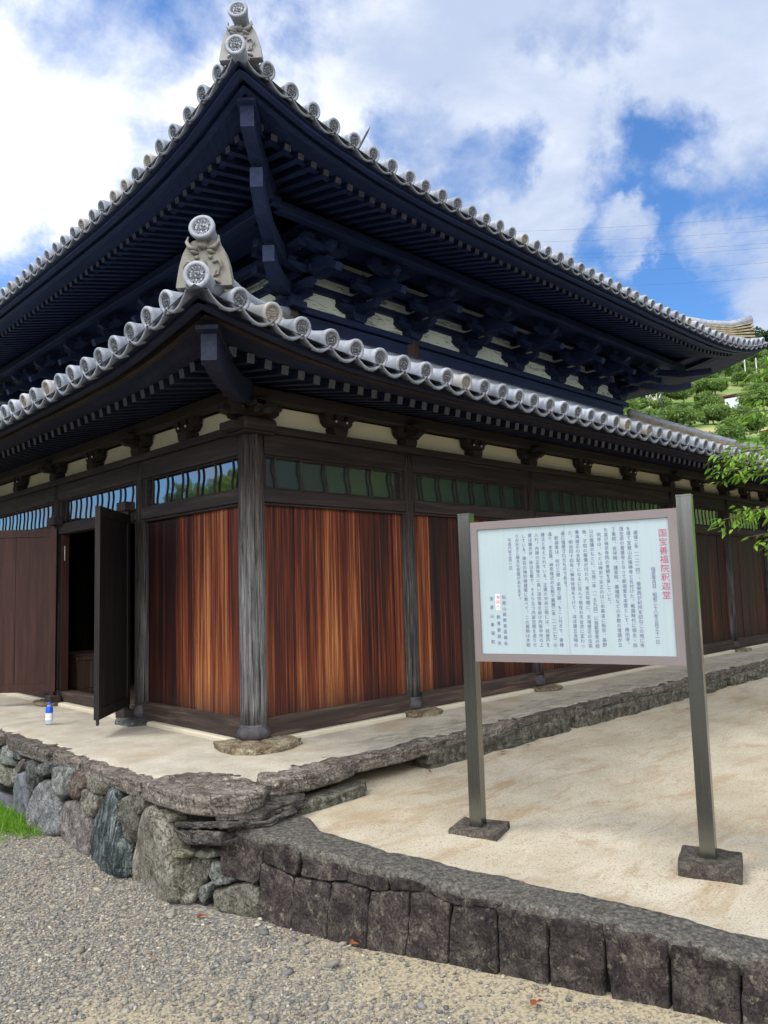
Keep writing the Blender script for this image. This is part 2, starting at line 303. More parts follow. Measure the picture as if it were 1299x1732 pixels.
# sandy yard
m = M('yard_sand', 0.95, 0.08); v = m.coord('World')
n = m.noise(v, 1.5, 6, 0.6); f = m.noise(v, 85, 4, 0.75); ff_ = m.noise(v, 30, 4, 0.7)
c = m.mix(m.ramp(n, (0.35, 0.0), (0.65, 1.0)), (0.40, 0.345, 0.25), (0.53, 0.475, 0.375))
dirt = m.noise(m.coord('World', (1.6, 5.2, 1), (0, 0, 0), (0, 0, 0.35)), 1.0, 9, 0.7, 0.9)
c = m.mix(m.math('MULTIPLY', m.ramp(dirt, (0.50, 0.0), (0.66, 1.0)), 0.78), c, (0.35, 0.245, 0.14))
c = m.mix(m.ramp(f, (0.34, 0.85), (0.47, 0.0)), c, (0.15, 0.115, 0.075))
c = m.mix(m.ramp(m.noise(v, 19, 3), (0.70, 0.0), (0.74, 0.6)), c, (0.20, 0.14, 0.08))
m.base(c); m.bump(m.math('ADD', f, m.math('MULTIPLY', ff_, 0.8)), 0.7, 0.012); MAT['yard_sand'] = m.m
# gravel bed under the loose pebbles
m = M('gravel_bed', 0.95, 0.1); v = m.coord('World')
cell = m.n('ShaderNodeTexVoronoi'); cell.inputs['Scale'].default_value = 62; m.l(v, cell.inputs['Vector'])
bw = m.n('ShaderNodeSeparateColor'); m.l(cell.outputs['Color'], bw.inputs[0])
peb = m.ramp(bw.outputs[0], (0.0, (0.09, 0.095, 0.105)), (0.35, (0.175, 0.165, 0.145)), (0.7, (0.265, 0.24, 0.195)), (1.0, (0.37, 0.325, 0.25)))
sand = m.mix(m.noise(v, 45, 4, 0.7), (0.24, 0.20, 0.13), (0.46, 0.395, 0.275))
area = m.attr('sandy')
c = m.mix(area, peb, sand)
c = m.mix(m.ramp(cell.outputs['Distance'], (0.42, 0.0), (0.75, 0.55)), c, (0.10, 0.09, 0.075))
m.base(c); m.bump(cell.outputs['Distance'], -0.8, 0.012); MAT['gravel_bed'] = m.m
m = M('pebble', 0.75, 0.3); c = m.attr('tint', 'Color'); v = m.coord('World')
m.base(m.mix(m.ramp(m.noise(v, 160, 3), (0.4, 0.35), (0.6, 0.0)), c, (0.08, 0.08, 0.08))); MAT['pebble'] = m.m
m = M('earth', 0.95, 0.1); v = m.coord('World'); m.base(m.ramp(m.noise(v, 0.6, 6), (0.35, (0.12, 0.11, 0.06)), (0.6, (0.22, 0.19, 0.12)))); MAT['earth'] = m.m
m = M('hill_grass', 0.95, 0.1); v = m.coord('World')
n = m.noise(v, 0.09, 6, 0.6)
c = m.ramp(n, (0.35, (0.09, 0.16, 0.04)), (0.55, (0.16, 0.25, 0.07)), (0.7, (0.27, 0.28, 0.13)))
c = m.mix(m.attr('bank'), c, (0.40, 0.30, 0.18)); m.base(c); MAT['hill_grass'] = m.m

def leafmat(name, a, b, c3, trans=0.35, rough=0.55):
    m = M(name, rough, 0.3)
    t = m.attr('tone')
    col = m.ramp(t, (0.0, a), (0.5, b), (1.0, c3)); m.base(col)
    tr = m.n('ShaderNodeBsdfTranslucent'); m.l(m.mix(1.0, col, (1.5, 1.6, 0.7), 'MULTIPLY'), tr.inputs[0])
    ms = m.n('ShaderNodeMixShader'); ms.inputs[0].default_value = trans
    o = m.t.nodes['Material Output']; m.l(m.b.outputs[0], ms.inputs[1]); m.l(tr.outputs[0], ms.inputs[2]); m.l(ms.outputs[0], o.inputs[0])
    MAT[name] = m.m
leafmat('leaf_cherry', (0.05, 0.12, 0.012), (0.12, 0.24, 0.022), (0.24, 0.36, 0.04))
leafmat('leaf_orchard', (0.085, 0.145, 0.048), (0.14, 0.215, 0.072), (0.21, 0.28, 0.11), 0.4)
leafmat('leaf_forest', (0.014, 0.040, 0.014), (0.035, 0.080, 0.026), (0.08, 0.135, 0.045), 0.2)
leafmat('leaf_grass', (0.06, 0.15, 0.01), (0.12, 0.26, 0.02), (0.22, 0.36, 0.05), 0.3)
leafmat('leaf_fallen', (0.10, 0.02, 0.012), (0.19, 0.045, 0.02), (0.26, 0.09, 0.03), 0.05)
wood('bark', 'z', (0.03, 0.024, 0.02), (0.07, 0.058, 0.048), (0.13, 0.11, 0.095), 0.9, 0.9)
wood('bark_dead', 'z', (0.30, 0.28, 0.24), (0.48, 0.46, 0.41), (0.6, 0.58, 0.54), 0.9, 0.5)

m = M('steel_post', 0.26, 0.5, 1.0); v = m.coord('World', (60, 60, 1.0))
n = m.noise(v, 1.0, 3); m.base(m.mix(n, (0.20, 0.205, 0.19), (0.22, 0.225, 0.21))); m.roughness(m.ramp(n, (0.3, 0.24), (0.7, 0.28))); MAT['steel_post'] = m.m
m = M('frame_metal', 0.5, 0.4, 0.0); n = m.noise(m.coord('World'), 6, 3); m.base(m.mix(n, (0.165, 0.138, 0.135), (0.205, 0.175, 0.17))); MAT['frame_metal'] = m.m
m = M('panel_face', 0.35, 0.4); n = m.noise(m.coord('World'), 2.5, 4); st = m.noise(m.coord('World', (26, 26, 0.8)), 1.0, 5, 0.6)
c = m.mix(n, (0.335, 0.415, 0.445), (0.385, 0.465, 0.49)); m.base(m.mix(m.ramp(st, (0.50, 0.0), (0.70, 0.22)), c, (0.26, 0.30, 0.29))); MAT['panel_face'] = m.m
def plain(name, col, rough=0.6, spec=0.3, metal=0.0):
    m = M(name, rough, spec, metal); n = m.noise(m.coord('World'), 20, 3)
    m.base(m.mix(n, tuple(x * 0.9 for x in col), tuple(min(1, x * 1.1) for x in col))); MAT[name] = m.m
plain('ink_blue', (0.12, 0.115, 0.22)); plain('ink_red', (0.40, 0.07, 0.14)); plain('ink_scarlet', (0.55, 0.02, 0.03)); plain('patch_white', (0.80, 0.82, 0.82))
plain('seam', (0.25, 0.24, 0.22)); plain('cap_blue', (0.03, 0.12, 0.62), 0.4); plain('label_blue', (0.02, 0.10, 0.60), 0.4); plain('label_white', (0.7, 0.75, 0.85), 0.4)
plain('shed_wall', (0.60, 0.64, 0.68)); plain('shed_roof', (0.30, 0.17, 0.14)); plain('rust_red', (0.30, 0.10, 0.07)); plain('iron', (0.03, 0.03, 0.035), 0.5); plain('wire', (0.05, 0.06, 0.08)); plain('white_slip', (0.75, 0.75, 0.72))
plain('concrete_pole', (0.42, 0.41, 0.39)); plain('mortar', (0.50, 0.45, 0.35), 0.95)
m = M('bottle_plastic', 0.08, 0.5); m.base((0.75, 0.85, 0.95)); m.b.inputs['Transmission Weight'].default_value = 0.75; m.b.inputs['IOR'].default_value = 1.2; MAT['bottle_plastic'] = m.m

# ------------------------------------------------------------------ mesh helpers
class MB:
    """collects shapes of ONE part and links them as one mesh object"""
    def __init__(s): s.v = []; s.f = []; s.tone = []; s.mi = []; s.cur = 0.5; s.mat = 0; s.sm = []; s.smooth = False
    def add(s, vs, fs):
        o = len(s.v); s.v += [tuple(p) for p in vs]
        for f in fs:
            s.f.append(tuple(i + o for i in f)); s.tone.append(s.cur); s.mi.append(s.mat); s.sm.append(s.smooth)
    def box(s, x0, x1, y0, y1, z0, z1):
        s.hexa([(x0, y0, z0), (x1, y0, z0), (x1, y1, z0), (x0, y1, z0), (x0, y0, z1), (x1, y0, z1), (x1, y1, z1), (x0, y1, z1)])
    def hexa(s, p):
        s.add(p, [(0, 3, 2, 1), (4, 5, 6, 7), (0, 1, 5, 4), (1, 2, 6, 5), (2, 3, 7, 6), (3, 0, 4, 7)])
    def bbox(s, x0, x1, y0, y1, z0, z1, b=0.006):
        """box with chamfered edges"""
        xs, ys, zs = (x0, x1), (y0, y1), (z0, z1); vs = {}; V = []
        for i in (0, 1):
            for j in (0, 1):
                for k in (0, 1):
                    sx, sy, sz = (b, -b)[i], (b, -b)[j], (b, -b)[k]
                    for a, q in enumerate(((xs[i], ys[j] + sy, zs[k] + sz), (xs[i] + sx, ys[j], zs[k] + sz), (xs[i] + sx, ys[j] + sy, zs[k]))):
                        vs[i, j, k, a] = len(V); V.append(q)
        F = []
        for i, o in ((0, 1), (1, 0)):
            q = [vs[i, 0, 0, 0], vs[i, 1, 0, 0], vs[i, 1, 1, 0], vs[i, 0, 1, 0]]; F.append(q[::-1] if i == 0 else q)
            q = [vs[0, i, 0, 1], vs[1, i, 0, 1], vs[1, i, 1, 1], vs[0, i, 1, 1]]; F.append(q if i == 0 else q[::-1])
            q = [vs[0, 0, i, 2], vs[1, 0, i, 2], vs[1, 1, i, 2], vs[0, 1, i, 2]]; F.append(q[::-1] if i == 0 else q)
        for j in (0, 1):
            for k in (0, 1):
                F.append([vs[0, j, k, 1], vs[1, j, k, 1], vs[1, j, k, 2], vs[0, j, k, 2]])
                F.append([vs[j, 0, k, 0], vs[j, 1, k, 0], vs[j, 1, k, 2], vs[j, 0, k, 2]])
                F.append([vs[j, k, 0, 0], vs[j, k, 1, 0], vs[j, k, 1, 1], vs[j, k, 0, 1]])
        for i in (0, 1):
            for j in (0, 1):
                for k in (0, 1): F.append([vs[i, j, k, 0], vs[i, j, k, 1], vs[i, j, k, 2]])
        s.add(V, F)
    def bar(s, p, q, w, h, up=(0, 0, 1)):
        """rectangular bar from p to q; w across, h along up"""
        p, q = Vector(p), Vector(q); d = (q - p).normalized(); a = d.cross(Vector(up)).normalized(); u = a.cross(d)
        s.hexa([p - a * w / 2 - u * h / 2, p + a * w / 2 - u * h / 2, q + a * w / 2 - u * h / 2, q - a * w / 2 - u * h / 2,
                p - a * w / 2 + u * h / 2, p + a * w / 2 + u * h / 2, q + a * w / 2 + u * h / 2, q - a * w / 2 + u * h / 2])
    def lathe(s, prof, n=20, loc=(0, 0, 0), axis='z', cap=True):
        V, F = [], []
        for r, h in prof:
            for k in range(n):
                a = 2 * math.pi * k / n; c, t = r * math.cos(a), r * math.sin(a)
                V.append((loc[0] + c, loc[1] + t, loc[2] + h) if axis == 'z' else (loc[0] + c, loc[1] + h, loc[2] + t))
        m = len(prof)
        for i in range(m - 1):
            for k in range(n):
                q = (i * n + k, i * n + (k + 1) % n, (i + 1) * n + (k + 1) % n, (i + 1) * n + k)
                F.append(q if axis == 'z' else q[::-1])
        if cap:
            a, b = tuple(range(n))[::-1], tuple(range((m - 1) * n, m * n))
            F += [a, b] if axis == 'z' else [a[::-1], b[::-1]]
        s.add(V, F)
    def prism(s, poly, fn, d0, d1):
        """polygon (a,b) swept from d0 to d1; fn(a,b,d) gives the point"""
        n = len(poly)
        V = [fn(a, b, d0) for a, b in poly] + [fn(a, b, d1) for a, b in poly]
        F = [tuple(range(n))[::-1], tuple(range(n, 2 * n))] + [(i, (i + 1) % n, n + (i + 1) % n, n + i) for i in range(n)]
        s.add(V, F)
    def sweep(s, pts, prof, frames, close=True, cap=True):
        """profile (a,b) carried along pts; frames = list of (A,B) axes"""
        n = len(prof); V, F = [], []
        for p, (A, B) in zip(pts, frames):
            p, A, B = Vector(p), Vector(A), Vector(B)
            V += [p + A * a + B * b for a, b in prof]
        for i in range(len(pts) - 1):
            for k in range(n if close else n - 1):
                F.append((i * n + k, i * n + (k + 1) % n, (i + 1) * n + (k + 1) % n, (i + 1) * n + k))
        if cap and close: F += [tuple(range(n))[::-1], tuple(range((len(pts) - 1) * n, len(pts) * n))]
        s.add(V, F)
    def tube(s, pts, rad, n=8):
        pts = [Vector(p) for p in pts]; fr = []; rs = rad if isinstance(rad, (list, tuple)) else [rad] * len(pts)
        V, F = [], []
        for i, p in enumerate(pts):
            d = (pts[min(i + 1, len(pts) - 1)] - pts[max(i - 1, 0)]).normalized()
            a = d.cross(Vector((0, 0, 1)) if abs(d.z) < 0.95 else Vector((1, 0, 0))).normalized(); b = d.cross(a)
            V += [p + a * rs[i] * math.cos(2 * math.pi * k / n) + b * rs[i] * math.sin(2 * math.pi * k / n) for k in range(n)]
        for i in range(len(pts) - 1):
            for k in range(n): F.append((i * n + k, i * n + (k + 1) % n, (i + 1) * n + (k + 1) % n, (i + 1) * n + k))
        F += [tuple(range(n))[::-1], tuple(range((len(pts) - 1) * n, len(pts) * n))]
        s.add(V, F)
    def blob(s, c, r, n=10, m=7, jit=0.0):
        V, F = [], []
        for i in range(m + 1):
            th = math.pi * i / m
            for k in range(n):
                ph = 2 * math.pi * k / n; d = Vector((math.sin(th) * math.cos(ph), math.sin(th) * math.sin(ph), math.cos(th)))
                j = 1 + jit * mnoise.noise(Vector(c) * 7 + d * 1.7)
                V.append((c[0] + d.x * r[0] * j, c[1] + d.y * r[1] * j, c[2] + d.z * r[2] * j))
        for i in range(m):
            for k in range(n): F.append((i * n + k, (i + 1) * n + k, (i + 1) * n + (k + 1) % n, i * n + (k + 1) % n))
        s.add(V, F)
    def mesh(s, name, mats):
        me = bpy.data.meshes.new(name); me.from_pydata(s.v, [], s.f)
        for x in (mats if isinstance(mats, (list, tuple)) else [mats]): me.materials.append(MAT[x])
        if s.f:
            me.polygons.foreach_set('material_index', s.mi); me.polygons.foreach_set('use_smooth', s.sm)
            if len(set(s.tone)) > 1:
                at_ = me.attributes.new('tone', 'FLOAT', 'FACE'); at_.data.foreach_set('value', s.tone)
        me.update(); return me
    def build(s, name, mats, parent=None):
        return link(name, s.mesh(name, mats), parent)
def link(name, me, parent=None):
    o = bpy.data.objects.new(name, me); COL.objects.link(o)
    if parent: o.parent = parent
    return o
def tag(o, label=None, cat=None, group=None, kind=None):
    if label: o['label'] = label
    if cat: o['category'] = cat
    if group: o['group'] = group
    if kind: o['kind'] = kind
    return o
def thing(name, label, cat, loc=(0, 0, 0), group=None):
    o = bpy.data.objects.new(name, None); COL.objects.link(o); o.location = loc; o.empty_display_size = 0.2
    return tag(o, label, cat, group)
def npmesh(name, V, F, mats, smooth=False, fattr=None, vcol=None):
    """fast mesh from arrays; F is (n,3) or (n,4)"""
    me = bpy.data.meshes.new(name); V = np.asarray(V, np.float32); F = np.asarray(F, np.int32); k = F.shape[1]
    me.vertices.add(len(V)); me.vertices.foreach_set('co', V.ravel())
    me.loops.add(F.size); me.loops.foreach_set('vertex_index', F.ravel())
    me.polygons.add(len(F)); me.polygons.foreach_set('loop_start', np.arange(0, F.size, k, dtype=np.int32))
    me.polygons.foreach_set('loop_total', np.full(len(F), k, np.int32))
    me.polygons.foreach_set('use_smooth', np.full(len(F), smooth))
    for x in (mats if isinstance(mats, (list, tuple)) else [mats]): me.materials.append(MAT[x])
    if fattr is not None:
        a = me.attributes.new('tone', 'FLOAT', 'FACE'); a.data.foreach_set('value', np.asarray(fattr, np.float32))
    if vcol is not None:
        nm, arr = vcol; arr = np.asarray(arr, np.float32)
        if arr.ndim == 1: a = me.attributes.new(nm, 'FLOAT', 'POINT'); a.data.foreach_set('value', arr)
        else: a = me.attributes.new(nm, 'FLOAT_COLOR', 'POINT'); a.data.foreach_set('color', np.c_[arr, np.ones(len(arr))].astype(np.float32).ravel())
    me.update(calc_edges=True); me.validate(); return me

# ------------------------------------------------------------------ ground
def sst(a, b, x):
    t = np.clip((x - a) / (b - a), 0, 1); return t * t * (3 - 2 * t)
def fnoise(x, y, sc, seed=0.0):
    return np.array([mnoise.noise(Vector((a * sc + seed, b * sc - seed, seed))) for a, b in zip(np.ravel(x), np.ravel(y))]).reshape(np.shape(x))
P2 = Vector((-1.03, -1.6, 0)); A2 = Vector((0.53, -2.35, 0)).normalized(); N2 = Vector((A2.y, -A2.x, 0))   # block wall: foot line, direction, outward
def gravel_z(x, y):
    return -0.612 + 0.10 * sst(-1.9, -4.2, y) + 0.03 * sst(-0.4, 1.0, y)
def grid(name, xs, ys, zf, mats, attr=None):
    X, Y = np.meshgrid(xs, ys, indexing='ij'); Z = zf(X, Y); n, mm = X.shape
    i = np.arange(n * mm).reshape(n, mm)
    F = np.stack([i[:-1, :-1], i[1:, :-1], i[1:, 1:], i[:-1, 1:]], -1).reshape(-1, 4)
    V = np.stack([X, Y, Z], -1).reshape(-1, 3)
    return link(name, npmesh(name, V, F, mats, True, None, attr(X, Y) if attr else None))
big = MB(); big.add([(-500, -500, -0.95), (500, -500, -0.95), (500, 500, -0.95), (-500, 500, -0.95)], [(0, 1, 2, 3)])
tag(big.build('ground', 'earth'), kind='structure')
def sandy_at(x, y):
    """bare sandy places in the gravel: a worn hollow and a strip along the block wall"""
    s = (x - P2.x) * A2.x + (y - P2.y) * A2.y; b = (x - P2.x) * N2.x + (y - P2.y) * N2.y
    strip = sst(1.05, 0.15, b) * sst(-0.2, 1.2, s)
    holl = sst(1.1, 0.1, np.hypot((x + 2.15) / 0.85, (y + 2.35) / 1.05))
    return np.clip(np.maximum(strip, holl * 0.9), 0, 1)
def sandy_attr(X, Y):
    return ('sandy', np.clip(sandy_at(X, Y) * 1.15 + 0.5 * fnoise(X, Y, 3.1) * (sandy_at(X, Y) > 0.02), 0, 1).ravel())
gx = np.concatenate([np.linspace(-14, -4.6, 14), np.linspace(-4.5, 0.6, 86)]); gy = np.concatenate([np.linspace(-14, -5.4, 12), np.linspace(-5.3, 4, 140), np.linspace(4.2, 16, 20)])
tag(grid('gravel_path', gx, gy, lambda X, Y: gravel_z(X, Y) + 0.012 * fnoise(X, Y, 1.7) + 0.006 * fnoise(X, Y, 6.3), 'gravel_bed', sandy_attr), kind='structure')
def yard_grid():
    ss = np.concatenate([np.linspace(-0.7, 3.4, 70), np.linspace(3.5, 12, 14)]); bb = np.concatenate([np.linspace(0.12, 6, 90), np.linspace(6.2, 30, 26)])
    Sg, Bg = np.meshgrid(ss, bb, indexing='ij'); X = P2.x + A2.x * Sg - N2.x * Bg; Y = P2.y + A2.y * Sg - N2.y * Bg
    Z = -0.212 - 0.072 * sst(-0.2, 2.4, Sg) * sst(6.0, 2.0, Bg) * sst(0.0, 1.2, -1.0 - Y) + 0.010 * fnoise(X, Y, 1.9) + 0.006 * fnoise(X, Y, 7.0) + 0.004 * fnoise(X, Y, 19.0)
    ct_ = np.interp(Sg, [-.36, 0, .3, .6, 1.2, 2.7, 8.6], [-.168, -.172, -.188, -.205, -.226, -.262, -.262])
    w_ = sst(0.16, 0.50, Bg); Z = (ct_ - 0.004 + 0.009 * fnoise(X, Y, 5.0)) * (1 - w_) + Z * w_
    n, mm = X.shape; i = np.arange(n * mm).reshape(n, mm)
    F = np.stack([i[:-1, :-1], i[:-1, 1:], i[1:, 1:], i[1:, :-1]], -1).reshape(-1, 4)
    return link('sandy_yard', npmesh('sandy_yard', np.stack([X, Y, Z], -1).reshape(-1, 3), F, 'yard_sand', True))
tag(yard_grid(), kind='structure')
def yard_z(x, y): return -0.22
# terrace floor with a rounded outer corner
L = 11.55
tx = np.concatenate([np.linspace(-1.12, 3, 70), np.linspace(3.1, 12.8, 80)]); ty = np.concatenate([np.linspace(-0.98, 3, 70), np.linspace(3.1, 12.8, 50)])
def terr_z(X, Y):
    z = 0.004 * fnoise(X, Y, 2.3) + 0.003 * fnoise(X, Y, 9.0)
    cd_ = np.hypot(np.minimum(X + 0.72, 0), np.minimum(Y + 0.58, 0))
    return z - 0.05 * sst(0.30, 0.46, cd_) - 0.4 * sst(0.42, 0.5, cd_)
tag(grid('terrace_floor', tx, ty, terr_z, 'terrace_earth'), kind='structure')

# loose pebbles on the gravel path
def pebbles():
    ico = [(0, 0, 1)] + [(0.894 * math.cos(2 * math.pi * k / 5), 0.894 * math.sin(2 * math.pi * k / 5), 0.447) for k in range(5)] + \
          [(0.894 * math.cos(2 * math.pi * (k + .5) / 5), 0.894 * math.sin(2 * math.pi * (k + .5) / 5), -0.447) for k in range(5)] + [(0, 0, -1)]
    F0 = [(0, 1 + k, 1 + (k + 1) % 5) for k in range(5)] + [(1 + k, 6 + k, 1 + (k + 1) % 5) for k in range(5)] + [(1 + (k + 1) % 5, 6 + k, 6 + (k + 1) % 5) for k in range(5)] + [(11, 6 + (k + 1) % 5, 6 + k) for k in range(5)]
    V0 = np.array(ico); F0 = np.array(F0)
    N = 300000
    x = rng.uniform(-4.4, -0.3, N); y = rng.uniform(-4.9, 3.4, N)
    d = np.hypot(x - CAM.x, y - CAM.y)
    b = (x - P2.x) * N2.x + (y - P2.y) * N2.y
    ang = np.degrees(np.arctan2(y - CAM.y, x - CAM.x))
    sa = sandy_at(x, y)
    keep = (d > 1.1) & ((b > 0.01) | (y > -1.5)) & (x < np.where(y > -1.5, -1.27, 9)) & (ang > 10) & (ang < 82)
    p = np.clip(9.0 / d ** 1.15, 0.45, 3.2) / 3.2 * (1 - 0.80 * sa)
    p *= np.where((x > -2.0) & (y > 1.35), 0.15, 1)
    keep &= rng.uniform(0, 1, N) < p
    x, y, sa = x[keep], y[keep], sa[keep]; n = len(x)
    r = np.clip(rng.lognormal(math.log(0.0056), 0.38, n), 0.003, 0.02)
    bigp = rng.uniform(0, 1, n) < 0.006 + 0.012 * (sa > 0.3); r[bigp] *= rng.uniform(1.8, 2.9, bigp.sum())
    z = gravel_z(x, y) + 0.012 * fnoise(x, y, 1.7) + 0.006 * fnoise(x, y, 6.3) + r * 0.30
    a = rng.uniform(0, 2 * np.pi, n); sx = rng.uniform(0.95, 1.6, n) * r; sy = rng.uniform(0.75, 1.1, n) * r; sz = rng.uniform(0.45, 0.75, n) * r
    J = 1 + rng.uniform(-0.16, 0.16, (n, 12))
    P = V0[None] * J[..., None] * np.stack([sx, sy, sz], -1)[:, None]
    tl = rng.normal(0, 0.25, n)
    c, s_ = np.cos(a)[:, None], np.sin(a)[:, None]
    X = P[..., 0] * c - P[..., 1] * s_; Y = P[..., 0] * s_ + P[..., 1] * c; Z = P[..., 2] + P[..., 0] * tl[:, None]
    V = np.stack([X + x[:, None], Y + y[:, None], Z + z[:, None]], -1).reshape(-1, 3)
    F = (F0[None] + 12 * np.arange(n)[:, None, None]).reshape(-1, 3)
    pal = np.array([(0.11, 0.112, 0.115), (0.165, 0.161, 0.153), (0.22, 0.206, 0.178), (0.28, 0.25, 0.195), (0.34, 0.295, 0.215), (0.23, 0.17, 0.12), (0.42, 0.385, 0.315), (0.26, 0.13, 0.08)])
    k = rng.choice(8, n, p=[.09, .20, .25, .20, .14, .07, .047, .003]); col = pal[k] * rng.uniform(0.8, 1.2, (n, 1))
    return link('gravel', npmesh('gravel', V, F, 'pebble', True, None, ('tint', np.repeat(col, 12, 0))))
tag(pebbles(), kind='stuff')

# ------------------------------------------------------------------ stones
def stone_mesh(name, poly, O, U, V_, N, mat, bulge=0.035, depth=0.16, rough=0.010, soft=True, npts=34, seed=0, strata=0.0):
    """a stone traced as an outline on a face, with real depth, a broken front and (strata) layered sides"""
    O, U, V_, N = Vector(O), Vector(U), Vector(V_), Vector(N); rs = random.Random(int(seed * 100) + 5)
    P = [Vector((a, b)) for a, b in poly]
    if soft:
        Q = []
        for i in range(len(P)):
            a, b = P[i], P[(i + 1) % len(P)]; Q += [a * 0.86 + b * 0.14, a * 0.14 + b * 0.86]
        P = Q
    npts = int(npts * 1.5)
    ln = [(P[(i + 1) % len(P)] - P[i]).length for i in range(len(P))]; tot = sum(ln); pts = []
    for k in range(npts):
        t = tot * k / npts; i = 0
        while t > ln[i]: t -= ln[i]; i = (i + 1) % len(P)
        pts.append(P[i].lerp(P[(i + 1) % len(P)], t / max(ln[i], 1e-9)))
    c = sum(pts, Vector((0, 0))) / npts
    area = sum(pts[i].x * pts[(i + 1) % npts].y - pts[(i + 1) % npts].x * pts[i].y for i in range(npts))
    if area < 0: pts.reverse()
    tx, ty = rs.uniform(-1, 1) * .22, rs.uniform(-1, 1) * .22
    if not soft or strata: tx = ty = 0
    if soft: lay = [(0.95, -depth), (1.02, -depth * 0.4), (1.02, -0.012), (1.005, 0.15 * bulge), (0.965, 0.55 * bulge), (0.91, 0.80 * bulge), (0.83, .93 * bulge), (.72, bulge), (.6, bulge), (.48, bulge), (.36, bulge), (.24, bulge), (.12, bulge)]
    else: lay = [(0.985, -depth), (1.004, -depth * 0.3), (1.004, -0.006), (0.992, 0.6 * bulge), (0.965, 0.95 * bulge), (0.9, bulge), (.8, bulge), (.7, bulge), (.58, bulge), (.46, bulge), (.34, bulge), (.22, bulge), (.1, bulge)]
    if strata: lay = [(0.97, -depth)] + [(1.0, -depth * (1 - k / 9)) for k in range(1, 9)] + lay[3:]
    V = []; F = []
    for li, (s, d) in enumerate(lay):
        for p in pts:
            q = c + (p - c) * s
            if strata and d <= 0:
                w0 = O + U * q.x + V_ * q.y + N * d
                e = strata * (1.1 * mnoise.noise(Vector((w0.x * 3, w0.y * 3, w0.z * 38 + seed))) + .5 * mnoise.noise(Vector((w0.x * 14, w0.y * 14, w0.z * 90 + seed))))
                q = q + (p - c).normalized() * e
            w = O + U * q.x + V_ * q.y + N * d
            k1 = mnoise.noise(w * 7 + Vector((seed, 0, 0))); k2 = mnoise.noise(w * 21 + Vector((0, seed, 0))); k3 = mnoise.noise(w * 55); k4 = abs(mnoise.noise(w * 12 + Vector((seed, seed, 0))))
            if d > -depth * 0.5: w += N * (rough * (1.3 * k1 + 0.8 * k2 + 0.5 * k3 - 1.1 * k4) + max(0, d) / max(bulge, 1e-6) * (tx * (q.x - c.x) + ty * (q.y - c.y)))
            w += (U * mnoise.noise(w * 20 + Vector((3, seed, 1))) + V_ * mnoise.noise(w * 20 + Vector((7, 1, seed)))) * rough * 0.8
            w += (U * mnoise.noise(w * 60 + Vector((3, seed, 1))) + V_ * mnoise.noise(w * 60 + Vector((7, 1, seed)))) * rough * 0.35
            V.append(w)
    m_ = len(lay)
    for i in range(m_ - 1):
        for k in range(npts):
            F.append((i * npts + k, i * npts + (k + 1) % npts, (i + 1) * npts + (k + 1) % npts, (i + 1) * npts + k))
    V.append(sum((Vector(x) for x in V[-npts:]), Vector()) / npts)
    for k in range(npts): F.append(((m_ - 1) * npts + k, (m_ - 1) * npts + (k + 1) % npts, m_ * npts))
    F.append(tuple(range(npts))[::-1])
    b = MB(); b.smooth = True; b.add(V, F); return b.mesh(name, mat)

